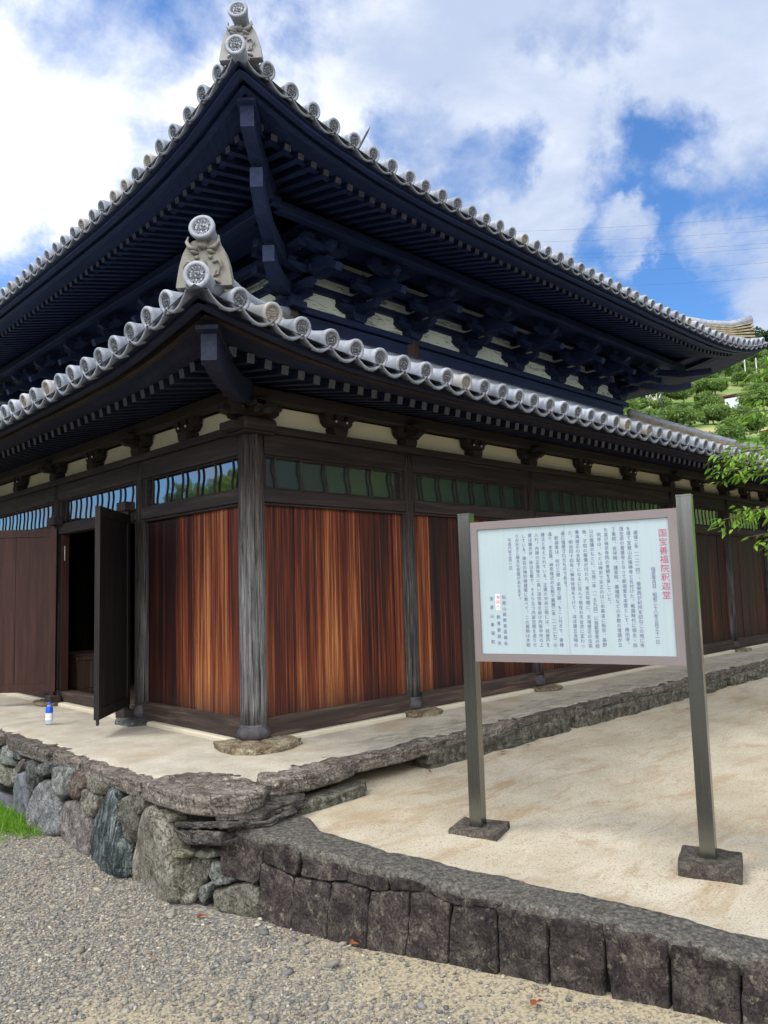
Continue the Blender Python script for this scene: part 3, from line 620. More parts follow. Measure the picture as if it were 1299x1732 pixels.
ST = [
('pg',[(1.0,-0.103),(0.702,-0.059),(0.651,-0.092),(0.673,-0.153),(0.631,-0.232),(0.854,-0.325),(0.921,-0.285),(0.994,-0.185)]),
('br',[(0.637,-0.083),(0.515,-0.073),(0.409,-0.142),(0.396,-0.244),(0.551,-0.272),(0.633,-0.204),(0.658,-0.122)]),
('gr',[(1.284,-0.273),(1.159,-0.224),(0.973,-0.233),(0.861,-0.355),(0.776,-0.441),(0.748,-0.55),(0.969,-0.64),(1.21,-0.62),(1.316,-0.499),(1.336,-0.388)]),
('pk',[(0.774,-0.334),(0.572,-0.286),(0.389,-0.26),(0.262,-0.37),(0.236,-0.439),(0.243,-0.62),(0.513,-0.65),(0.690,-0.64),(0.784,-0.443),(0.804,-0.374)]),
('dk',[(1.796,-0.284),(1.617,-0.223),(1.494,-0.335),(1.399,-0.552),(1.44,-0.64),(1.75,-0.62),(1.816,-0.385)]),
('dg',[(1.566,-0.14),(1.472,-0.104),(1.348,-0.135),(1.314,-0.254),(1.346,-0.367),(1.455,-0.345),(1.558,-0.226)]),
('dg',[(1.304,-0.137),(1.124,-0.074),(0.987,-0.086),(1.009,-0.149),(1.149,-0.199),(1.304,-0.229)]),
('pg',[(2.243,-0.099),(2.126,-0.077),(1.89,-0.124),(1.876,-0.222),(2.069,-0.231),(2.199,-0.18)]),
('bg',[(2.255,-0.221),(2.085,-0.25),(1.842,-0.242),(1.825,-0.321),(1.906,-0.398),(2.108,-0.396),(2.336,-0.361),(2.349,-0.242)]),
('pk',[(1.847,-0.185),(1.599,-0.12),(1.616,-0.178),(1.782,-0.266),(1.853,-0.243)]),
('dg',[(1.864,-0.104),(1.716,-0.07),(1.606,-0.105),(1.766,-0.158),(1.866,-0.171)]),
('bg',[(0.441,-0.084),(0.235,-0.089),(0.068,-0.104),(0.118,-0.185),(0.287,-0.172),(0.396,-0.154)]),
('bg',[(0.399,-0.168),(0.134,-0.188),(0.174,-0.254),(0.251,-0.355),(0.329,-0.328),(0.393,-0.25)]),
('sp',[(0.019,-0.11),(-0.084,-0.094),(-0.153,-0.187),(-0.25,-0.322),(-0.343,-0.428),(-0.377,-0.60),(-0.265,-0.64),(-0.013,-0.65),(0.165,-0.63),(0.24,-0.492),(0.242,-0.38),(0.122,-0.219)]),
('dg',[(1.36,-0.532),(1.21,-0.59),(0.978,-0.579),(0.966,-0.65),(1.115,-0.67),(1.37,-0.65)]),
('dk',[(2.169,-0.472),(1.965,-0.473),(1.765,-0.529),(1.877,-0.67),(2.17,-0.67)]),
('gr',[(2.834,-0.179),(2.417,-0.12),(2.308,-0.22),(2.472,-0.311),(2.797,-0.337)]),
('pk',[(2.896,-0.369),(2.417,-0.312),(2.325,-0.428),(2.359,-0.65),(2.746,-0.65)]),
('bg',[(-0.171,-0.174),(-0.286,-0.103),(-0.393,-0.123),(-0.457,-0.221),(-0.421,-0.314),(-0.336,-0.411),(-0.287,-0.391),(-0.221,-0.27)]),
('bg',[(-0.385,-0.098),(-0.529,-0.093),(-0.529,-0.144),(-0.457,-0.221),(-0.4,-0.173)]),
('bg',[(-0.57,-0.123),(-0.686,-0.096),(-0.816,-0.185),(-0.875,-0.215),(-0.92,-0.301),(-0.994,-0.418),(-1.007,-0.60),(-0.785,-0.65),(-0.605,-0.65),(-0.421,-0.63),(-0.399,-0.448),(-0.443,-0.281),(-0.52,-0.167)]),
('yl',[(-0.755,-0.127),(-0.81,-0.114),(-0.881,-0.16),(-0.845,-0.187)]),
('sl',[(-0.856,-0.174),(-1.272,-0.103),(-1.457,-0.07),(-1.464,-0.10),(-1.353,-0.126),(-0.894,-0.205)]),
('sl',[(-0.87,-0.223),(-1.159,-0.169),(-1.356,-0.138),(-1.40,-0.17),(-1.38,-0.216),(-1.204,-0.244),(-0.997,-0.272),(-0.925,-0.266)]),
('yl',[(-0.939,-0.317),(-1.088,-0.306),(-1.044,-0.348),(-0.964,-0.358)]),
('bg',[(-1.184,-0.267),(-1.378,-0.234),(-1.384,-0.258),(-1.28,-0.292),(-1.198,-0.297)]),
('bg',[(-1.094,-0.331),(-1.266,-0.289),(-1.325,-0.32),(-1.273,-0.419),(-1.193,-0.57),(-1.079,-0.63),(-1.002,-0.60),(-1.033,-0.409)]),
('pg',[(-1.332,-0.3),(-1.405,-0.297),(-1.442,-0.35),(-1.558,-0.342),(-1.519,-0.375),(-1.406,-0.404),(-1.342,-0.366)]),
('pg',[(-1.276,-0.431),(-1.378,-0.389),(-1.346,-0.458),(-1.301,-0.56),(-1.258,-0.53)]),
('bg',[(-1.394,-0.428),(-1.533,-0.384),(-1.67,-0.334),(-1.77,-0.348),(-1.80,-0.50),(-1.704,-0.54),(-1.536,-0.54),(-1.426,-0.50)]),
]
RET = [
[(-0.526, -0.302), (-0.369, -0.285), (-0.369, -0.312), (-0.457, -0.339), (-0.521, -0.336)],
[(-0.607, -0.363), (-0.467, -0.334), (-0.428, -0.375), (-0.488, -0.48), (-0.578, -0.625), (-0.67, -0.635), (-0.721, -0.589), (-0.669, -0.442)],
[(-0.418, -0.353), (-0.36, -0.357), (-0.342, -0.421), (-0.247, -0.425), (-0.285, -0.458), (-0.381, -0.478), (-0.424, -0.428)],
[(-0.488, -0.493), (-0.4, -0.458), (-0.439, -0.532), (-0.489, -0.608), (-0.513, -0.552)],
[(-0.395, -0.504), (-0.276, -0.469), (-0.155, -0.429), (-0.061, -0.457), (-0.067, -0.618), (-0.158, -0.624), (-0.297, -0.618), (-0.382, -0.581)],
]
BL = [
[(-0.349,-0.222),(-0.235,-0.179),(-0.142,-0.192),(-0.031,-0.234),(-0.056,-0.392),(-0.096,-0.425),(-0.351,-0.423),(-0.364,-0.298)],
[(-0.019,-0.203),(0.043,-0.18),(0.179,-0.178),(0.254,-0.205),(0.216,-0.328),(0.135,-0.32),(-0.02,-0.292)],
[(-0.045,-0.314),(-0.021,-0.301),(0.135,-0.329),(0.187,-0.341),(0.195,-0.486),(0.166,-0.64),(-0.057,-0.64),(-0.054,-0.453)],
[(0.264,-0.238),(0.422,-0.222),(0.551,-0.218),(0.559,-0.295),(0.43,-0.317),(0.245,-0.323)],
[(0.205,-0.343),(0.419,-0.327),(0.446,-0.335),(0.419,-0.519),(0.411,-0.64),(0.175,-0.64),(0.184,-0.471)],
[(0.561,-0.228),(0.676,-0.234),(0.816,-0.243),(0.809,-0.296),(0.744,-0.311),(0.642,-0.305),(0.559,-0.299)],
[(0.457,-0.325),(0.569,-0.31),(0.688,-0.321),(0.684,-0.451),(0.662,-0.63),(0.416,-0.64),(0.426,-0.468)],
[(0.708,-0.326),(0.814,-0.303),(0.935,-0.285),(0.925,-0.435),(0.9,-0.62),(0.666,-0.63),(0.685,-0.419)],
[(0.856,-0.228),(0.952,-0.223),(1.031,-0.237),(1.026,-0.257),(0.936,-0.276),(0.824,-0.293),(0.825,-0.257)],
[(0.95,-0.286),(1.035,-0.271),(1.165,-0.297),(1.15,-0.435),(1.14,-0.61),(0.905,-0.62),(0.93,-0.419)],
[(1.036,-0.248),(1.118,-0.245),(1.251,-0.259),(1.302,-0.264),(1.292,-0.295),(1.179,-0.294),(1.107,-0.285)],
[(1.179,-0.308),(1.242,-0.29),(1.405,-0.28),(1.407,-0.386),(1.399,-0.60),(1.149,-0.60),(1.16,-0.405)],
[(1.283,-0.254),(1.351,-0.245),(1.442,-0.24),(1.413,-0.27),(1.335,-0.278),(1.282,-0.279)],
[(1.422,-0.286),(1.455,-0.256),(1.549,-0.262),(1.653,-0.259),(1.652,-0.393),(1.645,-0.59),(1.413,-0.59),(1.413,-0.415)],
[(1.675,-0.267),(1.78,-0.246),(1.91,-0.246),(1.908,-0.372),(1.893,-0.57),(1.657,-0.58),(1.661,-0.403)],
[(1.916,-0.247),(1.946,-0.235),(1.991,-0.257),(2.104,-0.247),(2.175,-0.259),(2.172,-0.345),(2.166,-0.56),(1.94,-0.57),(1.917,-0.424)],
[(2.188,-0.267),(2.271,-0.255),(2.352,-0.271),(2.444,-0.284),(2.439,-0.396),(2.433,-0.55),(2.18,-0.56),(2.183,-0.39)],
[(2.46,-0.29),(2.496,-0.262),(2.572,-0.27),(2.686,-0.288),(2.678,-0.55),(2.44,-0.55),(2.445,-0.405)],
]
wallT = thing('retaining_wall', 'rough stone terrace wall of mixed grey, green and beige boulders under flat slabs', 'stone wall', (-1.2, 0, -0.6))
WN = Vector((-1, 0, 0.16)).normalized(); WV = Vector((0.16, 0, 1))
LABS = {'sp': 'dark green stone streaked with white', 'dk': 'smooth blue grey slab', 'pk': 'pinkish squared stone', 'br': 'small brown stone', 'pg': 'pale green stone', 'bg': 'beige stone', 'yl': 'small yellowish stone', 'sl': 'thin layered dark slab', 'gr': 'grey boulder', 'dg': 'dark grey stone'}
def keep_world(o, par):
    o.parent = par; o.matrix_parent_inverse = Matrix.Translation(-Vector(par.location)); return o
def stone_part(name, me, par, label=None):
    o = keep_world(link(name, me), par)
    if label: o['label'] = label
    return o
for i, (k, p) in enumerate(ST):
    ret = i in (25, 26, 27, 28, 29)
    b_ = 0.05 if k not in ('sl', 'dk', 'pk') else 0.022
    if ret:
        me = stone_mesh('boulder', [(q[0], q[1]) for q in RET[i - 25]], Vector((P2.x, P2.y, 0)), A2, (0, 0, 1), N2, 'st_' + k, b_ * .8, 0.14, 0.012, True, 36, i * 1.7)
    else:
        me = stone_mesh('boulder', p, Vector((-1.26 + 0.62 * 0.16, 0, 0)), (0, 1, 0), WV, WN, 'st_' + k, b_, 0.14, 0.012, True, 36, i * 1.7, 0.014 if k == 'sl' else 0)
    stone_part('boulder', me, wallT, LABS[k])
# further stones of the wall, past the left edge of the picture
for i in range(16):
    y = 2.55 + (i // 2) * 0.45 + 0.1; z = -0.18 if i % 2 else -0.46
    p = [(y + 0.22 * math.cos(a) * random.uniform(.85, 1.05), z + 0.14 * math.sin(a) * random.uniform(.85, 1.05)) for a in [j * math.pi / 4 for j in range(8)]]
    stone_part('boulder', stone_mesh('boulder', p, Vector((-1.161, 0, 0)), (0, 1, 0), WV, WN, random.choice(['st_gr', 'st_bg', 'st_pk', 'st_dg']), 0.05, 0.14, 0.012, True, 26, 90 + i), wallT)
core = MB(); core.add([(-1.19, -1.15, -0.9), (-1.19, 6.5, -0.9), (-1.10, 6.5, -0.05), (-1.10, -1.15, -0.12), (-0.6, -1.10, -0.12), (-0.6, -1.10, -0.9)], [(0, 3, 2, 1), (3, 0, 5, 4)])
keep_world(core.build('wall_core', 'st_core'), wallT)
# cap slabs of the terrace edge (plan outlines, metres), tilted a little inwards under the earth
CAPS = [
[(-1.20,1.16),(-1.21,1.6),(-1.19,2.05),(-1.13,2.30),(-0.92,2.28),(-0.82,1.7),(-0.86,1.2),(-1.02,1.08)],
[(-1.16,0.62),(-1.17,0.92),(-1.17,1.12),(-0.98,1.07),(-0.86,0.98),(-0.90,0.66)],
[(-1.20,-0.42),(-1.19,-0.1),(-1.19,0.3),(-1.17,0.58),(-0.88,0.62),(-0.78,0.1),(-0.80,-0.38)],
[(-1.235,-0.48),(-1.24,-0.8),(-1.22,-1.05),(-1.13,-1.24),(-1.00,-1.33),(-0.84,-1.31),(-0.72,-1.17),(-0.70,-1.02),(-0.62,-0.74),(-0.78,-0.47),(-1.0,-0.42)],
[(-0.68,-1.02),(-0.62,-1.13),(-0.40,-1.20),(-0.10,-1.17),(0.10,-1.10),(0.14,-0.86),(-0.1,-0.72),(-0.52,-0.76)],
[(-1.19,2.33),(-1.18,2.9),(-1.14,3.3),(-0.85,3.3),(-0.84,2.36)], [(-1.18,3.34),(-1.18,4.6),(-0.85,4.6),(-0.84,3.36)], [(-1.18,4.65),(-1.18,6.4),(-0.85,6.4),(-0.84,4.66)],
]
capz = [-0.012, -0.018, -0.015, 0.012, -0.004, -0.015, -0.015, -0.015]
for i, p in enumerate(CAPS):
    cx = -1.2 if i not in (4,) else 0; tilt = 0.05
    if i == 4: O, U, V_, N = (0, 0, capz[i] + 0.02 - 1.0 * 0.0), (1, 0, 0), Vector((0, 1, -0.05)), Vector((0, 0.05, 1)).normalized()
    else: O, U, V_, N = (0, 0, capz[i] - 1.2 * 0.05), Vector((1, 0, -0.05)), (0, 1, 0), Vector((0.05, 0, 1)).normalized()
    if i == 4: O = (0, 0, capz[i] - 1.1 * 0.05)
    me = stone_mesh('cap_slab', p, O, U, V_, N, 'st_cap', 0.014, 0.095 if i != 3 else 0.105, 0.008, i == 3, 56, 200 + i * 3.1, 0.013)
    stone_part('cap_slab', me, wallT, 'big rounded corner slab' if i == 3 else None)
x = 0.10; i = 0
while x < 12.4:                                             # long worn slabs of the right-hand edge over a broken lower course
    ln = random.uniform(1.1, 2.4)
    for name, zt, th, yo, mt in (('edge_slab', -0.010, 0.10, -1.02, 'st_cap'), ('lower_course', -0.085, 0.20, -1.05, 'st_rub')):
        n = int(ln / .11); off = 0 if name == 'edge_slab' else ln * .4
        p = [(x + off + ln * k / n, yo - .02 + .055 * mnoise.noise(Vector((x * 1.3 + ln * k / n * 4.2, 5 + i, th * 30))) + .03 * mnoise.noise(Vector((k * 2.7, i, th * 9)))) for k in range(n + 1)]
        p = [(p[0][0] + .004, p[0][1] + .03)] + p[1:-1] + [(p[-1][0] - .004, p[-1][1] + .03)]
        p += [(x + off + ln - .006, -0.66), (x + off + ln * .5, -0.55), (x + off + .006, -0.66)]
        me = stone_mesh(name, p, (0, 0, zt - 1.05 * 0.03), (1, 0, 0), Vector((0, 1, -0.03)), Vector((0, 0.03, 1)).normalized(), mt, 0.008, th, 0.010, False, 64, 300 + i * 2.3 + th, 0.018 if mt == 'st_cap' else .045)
        stone_part(name, me, wallT)
    x += ln; i += 1
for i, (p, z, th) in enumerate((([(-1.13, -1.36), (-0.90, -1.46), (-0.66, -1.40), (-0.58, -1.15), (-1.0, -1.05)], -0.125, .03), ([(-1.16, -1.30), (-0.95, -1.43), (-0.74, -1.36), (-0.66, -1.1), (-1.05, -1.0)], -0.085, .035), ([(-0.72, -1.30), (-0.50, -1.29), (-0.42, -1.17), (-0.50, -1.05), (-0.70, -1.10)], -0.105, .06), ([(-0.55, -1.27), (-0.30, -1.27), (0.06, -1.24), (0.2, -1.1), (-0.5, -1.05)], -0.15, .08))):
    stone_part('flat_stone', stone_mesh('flat_stone', p, (0, 0, z), (1, 0, 0), (0, 1, 0), (0, 0, 1), 'st_sl' if i < 3 else 'st_rub', 0.008, th, 0.008, False, 40, 500 + i, 0.02), wallT)
# block wall round the yard
bwT = thing('block_wall', 'low wall of dark purplish squared blocks with grey coping along the sandy yard', 'stone wall', (-1.03, -1.6, -0.6))
O2 = Vector((P2.x, P2.y, 0))
for i, p in enumerate(BL):
    stone_part('block', stone_mesh('block', p, O2, A2, (0, 0, 1), N2, 'st_block', 0.012, 0.16, 0.0055, False, 44, 600 + i * 2.9), bwT)
for i in range(22):
    s = 2.70 + i * 0.265
    p = [(s, -0.29), (s + .12, -0.283), (s + .255, -0.29), (s + .25, -.42), (s + .255, -.56), (s + .12, -.56), (s, -.56), (s + .003, -.42)]
    stone_part('block', stone_mesh('block', p, O2, A2, (0, 0, 1), N2, 'st_block', 0.012, 0.16, 0.0055, False, 28, 700 + i * 2.9), bwT)
bc = MB()
bc.hexa([O2 + A2 * -0.34 - N2 * 0.30 + Vector((0, 0, -.9)), O2 + A2 * 8.6 - N2 * 0.20 + Vector((0, 0, -.9)), O2 + A2 * 8.6 - N2 * 0.035 + Vector((0, 0, -.9)), O2 + A2 * -0.34 - N2 * 0.035 + Vector((0, 0, -.9)),
         O2 + A2 * -0.34 - N2 * 0.30 + Vector((0, 0, -.29)), O2 + A2 * 8.6 - N2 * 0.20 + Vector((0, 0, -.30)), O2 + A2 * 8.6 - N2 * 0.035 + Vector((0, 0, -.30)), O2 + A2 * -0.34 - N2 * 0.035 + Vector((0, 0, -.25))])
keep_world(bc.build('wall_core', 'st_core'), bwT)
def coping():
    ss = np.concatenate([np.linspace(-0.36, 3.0, 150), np.linspace(3.1, 8.6, 60)]); prof = np.linspace(0, 1, 12); V = []; F = []
    for s in ss:
        top = np.interp(s, [-.36, 0, .3, .6, 1.2, 2.7, 8.6], [-.168, -.172, -.188, -.205, -.226, -.262, -.262]) + 0.006
        wid = np.interp(s, [-.36, -.05, .15, .5, 1.0, 2.0, 2.6, 8.6], [.50, .42, .27, .24, .23, .23, .17, .17]) + 0.02 * mnoise.noise(Vector((s * 5, 1, 2))) + 0.012 * mnoise.noise(Vector((s * 17, 4, 2)))
        lowr = -0.045 + 0.018 * mnoise.noise(Vector((s * 6, 9, 1)))
        outb = 0.004 + 0.014 * mnoise.noise(Vector((s * 4, 0, 7))) + 0.006 * mnoise.noise(Vector((s * 20, 0, 7)))
        row = [(outb - 0.03, top + lowr - 0.05), (outb - 0.002, top + lowr), (outb, top + lowr * 0.4), (outb - 0.006, top - 0.007)] + [(outb - 0.02 - (wid - 0.02) * t, top + 0.004) for t in (0, .2, .4, .6, .8, 1.0)] + [(outb - wid - 0.03, top - 0.012), (outb - wid - 0.05, top - 0.08)]
        for b, z in row:
            w = O2 + A2 * float(s) + N2 * float(b) + Vector((0, 0, float(z)))
            w.z += 0.0035 * mnoise.noise(w * 12) + 0.0015 * mnoise.noise(w * 45)
            V.append(w)
    n = 12
    for i in range(len(ss) - 1):
        for k in range(n - 1): F.append((i * n + k, (i + 1) * n + k, (i + 1) * n + k + 1, i * n + k + 1))
    b = MB(); b.smooth = True; b.add(V, F); o = b.build('coping', 'st_coping'); return keep_world(o, bwT)
coping()

# ------------------------------------------------------------------ the hall
T = thing('temple_hall', 'old dark timber temple hall with two tiers of grey tiled eaves', 'temple')
COLS = [0.0, 1.85, 3.95, 7.60, 9.70, 11.55]
BR = [0.0, 0.92, 1.85, 2.90, 3.95, 5.17, 6.38, 7.60, 8.65, 9.70, 10.63, 11.55]
# side 'R' is the wall y=0 running along x; side 'L' the wall x=0 running along y. P(side, along, out, z): out>0 is away from the wall
def P(side, a, o, z): return (a, -o, z) if side == 'R' else (-o, a, z) if side == 'L' else (L + o, a, z)
def sbox(mb, side, a0, a1, o0, o1, z0, z1, bev=0.005):
    if side == 'R': mb.bbox(a0, a1, -o1, -o0, z0, z1, bev)
    else: mb.bbox(-o1, -o0, a0, a1, z0, z1, bev)
def ax(side): return 'x' if side == 'R' else 'y'
def part(name, mb, mats, parent=None): return mb.build(name, mats, parent or T)
# pillars with turned stone-like base and rough footing stone
def pillar(x, y, r, mat, foot=True):
    b = MB(); b.smooth = True
    zt = 2.58; prof = []
    for i in range(15):
        t = i / 14; z = 0.165 + (zt - 0.165) * t; prof.append((r * (0.97 + 0.04 * math.sin(math.pi * min(1, t * 1.2))) * (0.9 if t > 0.97 else 1), z))
    b.lathe(prof, 28, (x, y, 0)); o = part('pillar', b, mat)
    q = MB(); q.smooth = True; R_ = r * 1.22
    q.lathe([(R_ * .80, 0.045), (R_ * .97, 0.062), (R_ * 1.0, 0.09), (R_ * .98, 0.115), (R_ * .86, 0.135), (R_ * .80, 0.15), (R_ * .82, 0.165)], 28, (x, y, 0))
    q.build('plinth', 'plinth_wood', o)
    return o
for side in 'RL':
    for i, a in enumerate(COLS):
        if side == 'L' and i == 0: continue
        x, y, _ = P(side, a, 0, 0)
        pillar(x, y, 0.111 if i == 0 else 0.088, 'pillar_wood' if i == 0 else 'pillar_dark')
        k = i * 2 + (side == 'L')
        if i == 0: poly = [(1.13 * p_, 1.13 * q_) for p_, q_ in [(-.25, .14), (-.30, -.02), (-.31, -.20), (-.22, -.33), (-.05, -.37), (.08, -.34), (.22, -.27), (.24, -.08), (.14, .1)]]
        else: poly = [(x + dx, y + dy) for dx, dy in ([(-.22, -.20), (.0, -.28), (.20, -.24), (.26, -.02), (.1, .15), (-.16, .12)] if side == 'R' else [(-.26, -.22), (-.05, -.28), (.12, -.1), (.12, .2), (-.1, .28), (-.27, .1)])]
        me = stone_mesh('footing_stone', poly, (0, 0, 0.036 if i else .040), (1, 0, 0), (0, 1, 0), (0, 0, 1), ('st_base' if i != 1 or side == 'R' else 'st_dg'), 0.010, 0.09, 0.008, i != 0, 34, 800 + k * 3, 0.012)
        o = link('footing_stone', me, T)
        if side == 'L' and i == 1: o['label'] = 'dark green footing stone under the pillar by the open door'
# inner pillars of the core, seen through the door
for (x, y) in ((1.85, 1.85), (1.85, 3.95), (3.95, 1.85), (1.85, 7.6), (3.95, 3.95)):
    b = MB(); b.smooth = True; b.lathe([(0.14, 0.05), (0.14, 4.6)], 20, (x, y, 0)); part('inner_pillar', b, 'interior_wood')
b = MB(); b.box(0.06, 11.5, 0.06, 11.5, 0.012, 0.05); part('inner_floor', b, 'interior_wood')
b = MB(); b.box(0.02, 11.53, 11.45, 11.55, 0.05, 2.9); b.box(11.45, 11.55, 0.02, 11.44, 0.05, 2.9); part('rear_wall', b, 'interior_wood')
b = MB(); b.box(0.1, 11.4, 0.1, 11.4, 2.95, 3.0); part('inner_ceiling', b, 'interior_wood')

for side in 'RL':
    A = ax(side)
    for i in range(5):
        a0 = COLS[i] + (0.085 if i else 0.095); a1 = COLS[i + 1] - 0.07
        door = side == 'L' and i == 1
        # sill beam on the earth, thin mortar bed under it
        b = MB()
        if door: sbox(b, side, a0, a1, -0.10, 0.045, 0.045, 0.15)
        else: sbox(b, side, a0, a1, -0.05, 0.062, 0.042, 0.198)
        part('ground_sill', b, 'sill_' + A)
        b = MB(); sbox(b, side, a0 + .1, a1 - .12, -0.08, 0.115, -0.02, 0.036, 0.012); part('mortar_bed', b, 'mortar')
        # middle rail and window frame
        zr0, zr1 = (1.97, 2.085)
        b = MB(); sbox(b, side, a0 - .02, a1 + .02, -0.045, 0.07, zr0, zr1)
        if not door: sbox(b, side, a0, a1, -0.03, 0.05, zr0 - 0.022, zr0 - 0.002, 0.003)
        part('middle_rail', b, 'beam_' + A)
        # boards
        if not door:
            b = MB(); x = a0
            while x < a1 - 0.02:
                w = min(random.choice((0.19, 0.24, 0.30, 0.34)), a1 - x)
                if a1 - x - w < 0.1: w = a1 - x
                b.cur = random.random(); j = random.uniform(-.003, .003)
                if side == 'R' and i >= 3: b.cur *= 0.12  # tree shade over the far bays put into the board tone
                if i == 0 and side == 'L': b.cur = 0.60 + 0.45 * random.random() if x < 1.2 else 0.10
                sbox(b, side, x + .004, x + w - .004, -0.012, 0.008 + j * 1.5, 0.19, 1.96, 0.003); x += w
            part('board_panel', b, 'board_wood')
        # transom window: frame, glass, paired wavy bars
        b = MB(); zb0, zb1 = 2.088, 2.374
        sbox(b, side, a0, a0 + .035, -0.02, 0.04, zb0, zb1); sbox(b, side, a1 - .035, a1, -0.02, 0.04, zb0, zb1)
        sbox(b, side, a0 + .037, a1 - .037, -0.02, 0.04, zb0, zb0 + .012, .003); sbox(b, side, a0 + .037, a1 - .037, -0.02, 0.04, zb1 - .014, zb1, .003)
        win = part('transom_window', b, 'beam_' + A)
        b = MB(); sbox(b, side, a0 + .036, a1 - .036, -0.012, -0.006, zb0 + .001, zb1 - .001, 0.001); b.build('glass', 'window_glass' if side == 'L' else 'old_glass', win)
        n = max(5, round((a1 - a0) / 0.265)); zz_ = np.linspace(zb0 + .012, zb1 - .014, 15)
        for k in range(n):
            c = a0 + (a1 - a0) * (k + 0.5) / n
            b = MB(); wav = [c + 0.014 * math.sin(2 * math.pi * (q - zb0) / (zb1 - zb0) + 0.4) for q in zz_]
            b.sweep([P(side, w, 0.020, q) for w, q in zip(wav, zz_)], [(-.009, -.008), (.009, -.008), (.009, .008), (-.009, .008)],
                    [(P(side, 1, 0, 0), P(side, 0, 1, 0))] * len(zz_)); b.build('wavy_bar', 'beam_z', win)
    # head beam and plate
    b = MB(); sbox(b, side, 0.10, L - .1, -0.06, 0.062, 2.376, 2.555); part('head_beam', b, 'beam_' + A)
    b = MB(); sbox(b, side, -0.24 if side == 'R' else 0.13, L + .24, -0.10, 0.105, 2.557, 2.622); part('wall_plate', b, 'beam_' + A)
    b = MB(); sbox(b, side, 0.02 if side == 'R' else .03, L - .02, -0.05, -0.012, 2.624, 2.815, 0.002); part('plaster_band', b, 'plaster')
    b = MB(); sbox(b, side, -0.30 if side == 'R' else -0.12, L + .3, 0.045, 0.165, 2.813, 2.915); part('eave_beam', b, 'beam_' + A)
    for i, a in enumerate(BR):
        if i == 0 and side == 'L': continue
        col = a in COLS; b = MB(); corner = i == 0
        w = 0.19 if not corner else 0.30
        z0 = 2.622 if not corner else 2.60
        k = 0.85 if not corner else 1.25
        def bp(pts, o0, o1, c=a, sd=side):
            b.prism(pts, lambda u, z, o: P(sd, c + u, o, z), o0, o1)
        sg = 1 if side == 'R' else -1
        # bearing block, boat-shaped arm, three small blocks
        bp([(-.075 * k, z0), (.075 * k, z0), (.092 * k, z0 + .03), (.10 * k, z0 + .07), (-.10 * k, z0 + .07), (-.092 * k, z0 + .03)], -.03, .115)
        bp([(-.09 * k, z0 + .072), (.09 * k, z0 + .072), (.15 * k, z0 + .085), (.185 * k, z0 + .115), (.19 * k, z0 + .142), (-.19 * k, z0 + .142), (-.185 * k, z0 + .115), (-.15 * k, z0 + .085)], .0, .09)
        for u in (-.155, 0, .155):
            bp([((u - .038) * k, z0 + .144), ((u + .038) * k, z0 + .144), ((u + .052) * k, z0 + .165), ((u + .052) * k, z0 + .190), ((u - .052) * k, z0 + .190), ((u - .052) * k, z0 + .165)], .008, .105)
        if col or corner:   # arm stepping out under the eave, with a carved nose
            out = .26 if not corner else .30
            b.prism([(0.09, z0 + .085), (out - .06, z0 + .085), (out, z0 + .115), (out - .01, z0 + .145), (.09, z0 + .145)], lambda o, z, u, c=a, sd=side: P(sd, c + u, o, z), -.04, .04)
            bp([(-.10, z0 + .148), (.10, z0 + .148), (.115, z0 + .19), (-.115, z0 + .19)], .17, .25)
        if corner:
            b.prism([(0.09, z0 + .085), (.24, z0 + .085), (.30, z0 + .115), (.29, z0 + .145), (.09, z0 + .145)], lambda o, z, u: (-o, u, z), -.04, .04)
            b.prism([(-.12, z0 + .072), (.12, z0 + .072), (.20, z0 + .10), (.235, z0 + .142), (-.235, z0 + .142), (-.20, z0 + .10)], lambda u, z, o: (-o, u, z), .0, .09)
            for u in (-.19, .19): b.bbox(-.13, -.01, u - .06, u + .06, z0 + .144, z0 + .19)
            b.bbox(-.145, .145, -.145, .145, 2.535, 2.552); b.bbox(-.165, .165, -.165, .165, 2.555, 2.66, .02)
        brk = part('bracket', b, 'beam_' + A)
        if not col and not corner:
            for u in (-.06, .07):
                q = MB(); q.smooth = True; x_, y_, z_ = P(side, a + u, .115, z0 + .125); q.blob((x_, y_, z_), (.009, .009, .011), 8, 5)
                q.build('white_stud', 'white_slip', brk)

# ------------------------------------------------------------------ roofs
def up_low(s): return np.interp(s, [0, .33, .6, .85, 1.1, 1.35, 1.6, 2.5, 4.0], [.25, .185, .14, .10, .07, .045, .033, .012, 0])
def up_upp(s): return np.interp(s, [0, .31, .55, .79, 1.02, 1.26, 1.5, 1.74, 1.98, 2.2, 2.5, 2.7, 3.5, 4.6], [.47, .375, .305, .235, .187, .15, .112, .082, .061, .046, .032, .025, .012, 0])
class Roof:
    def __init__(s, d, z0, k1, k2, up, fade): s.d, s.z0, s.k1, s.k2, s.up, s.fade = d, z0, k1, k2, up, fade
    def edge(s, a): return min(a + s.d, L + s.d - a)          # distance from the nearer corner along the eave
    def rise(s, a, t): return float(s.up(max(0.0, s.edge(a)))) * max(0.0, 1 - t / s.fade)
    def z(s, a, t): return s.z0 + s.k1 * t + s.k2 * t * t + s.rise(a, t)
    def pt(s, side, a, t, dz=0.0): return P(side, a, s.d - t, s.z(a, t) + dz)
LOW = Roof(1.30, 2.91, 0.40, 0.02, up_low, 3.0)
UPP = Roof(0.27, 5.30, 0.48, 0.012, up_upp, 3.6)

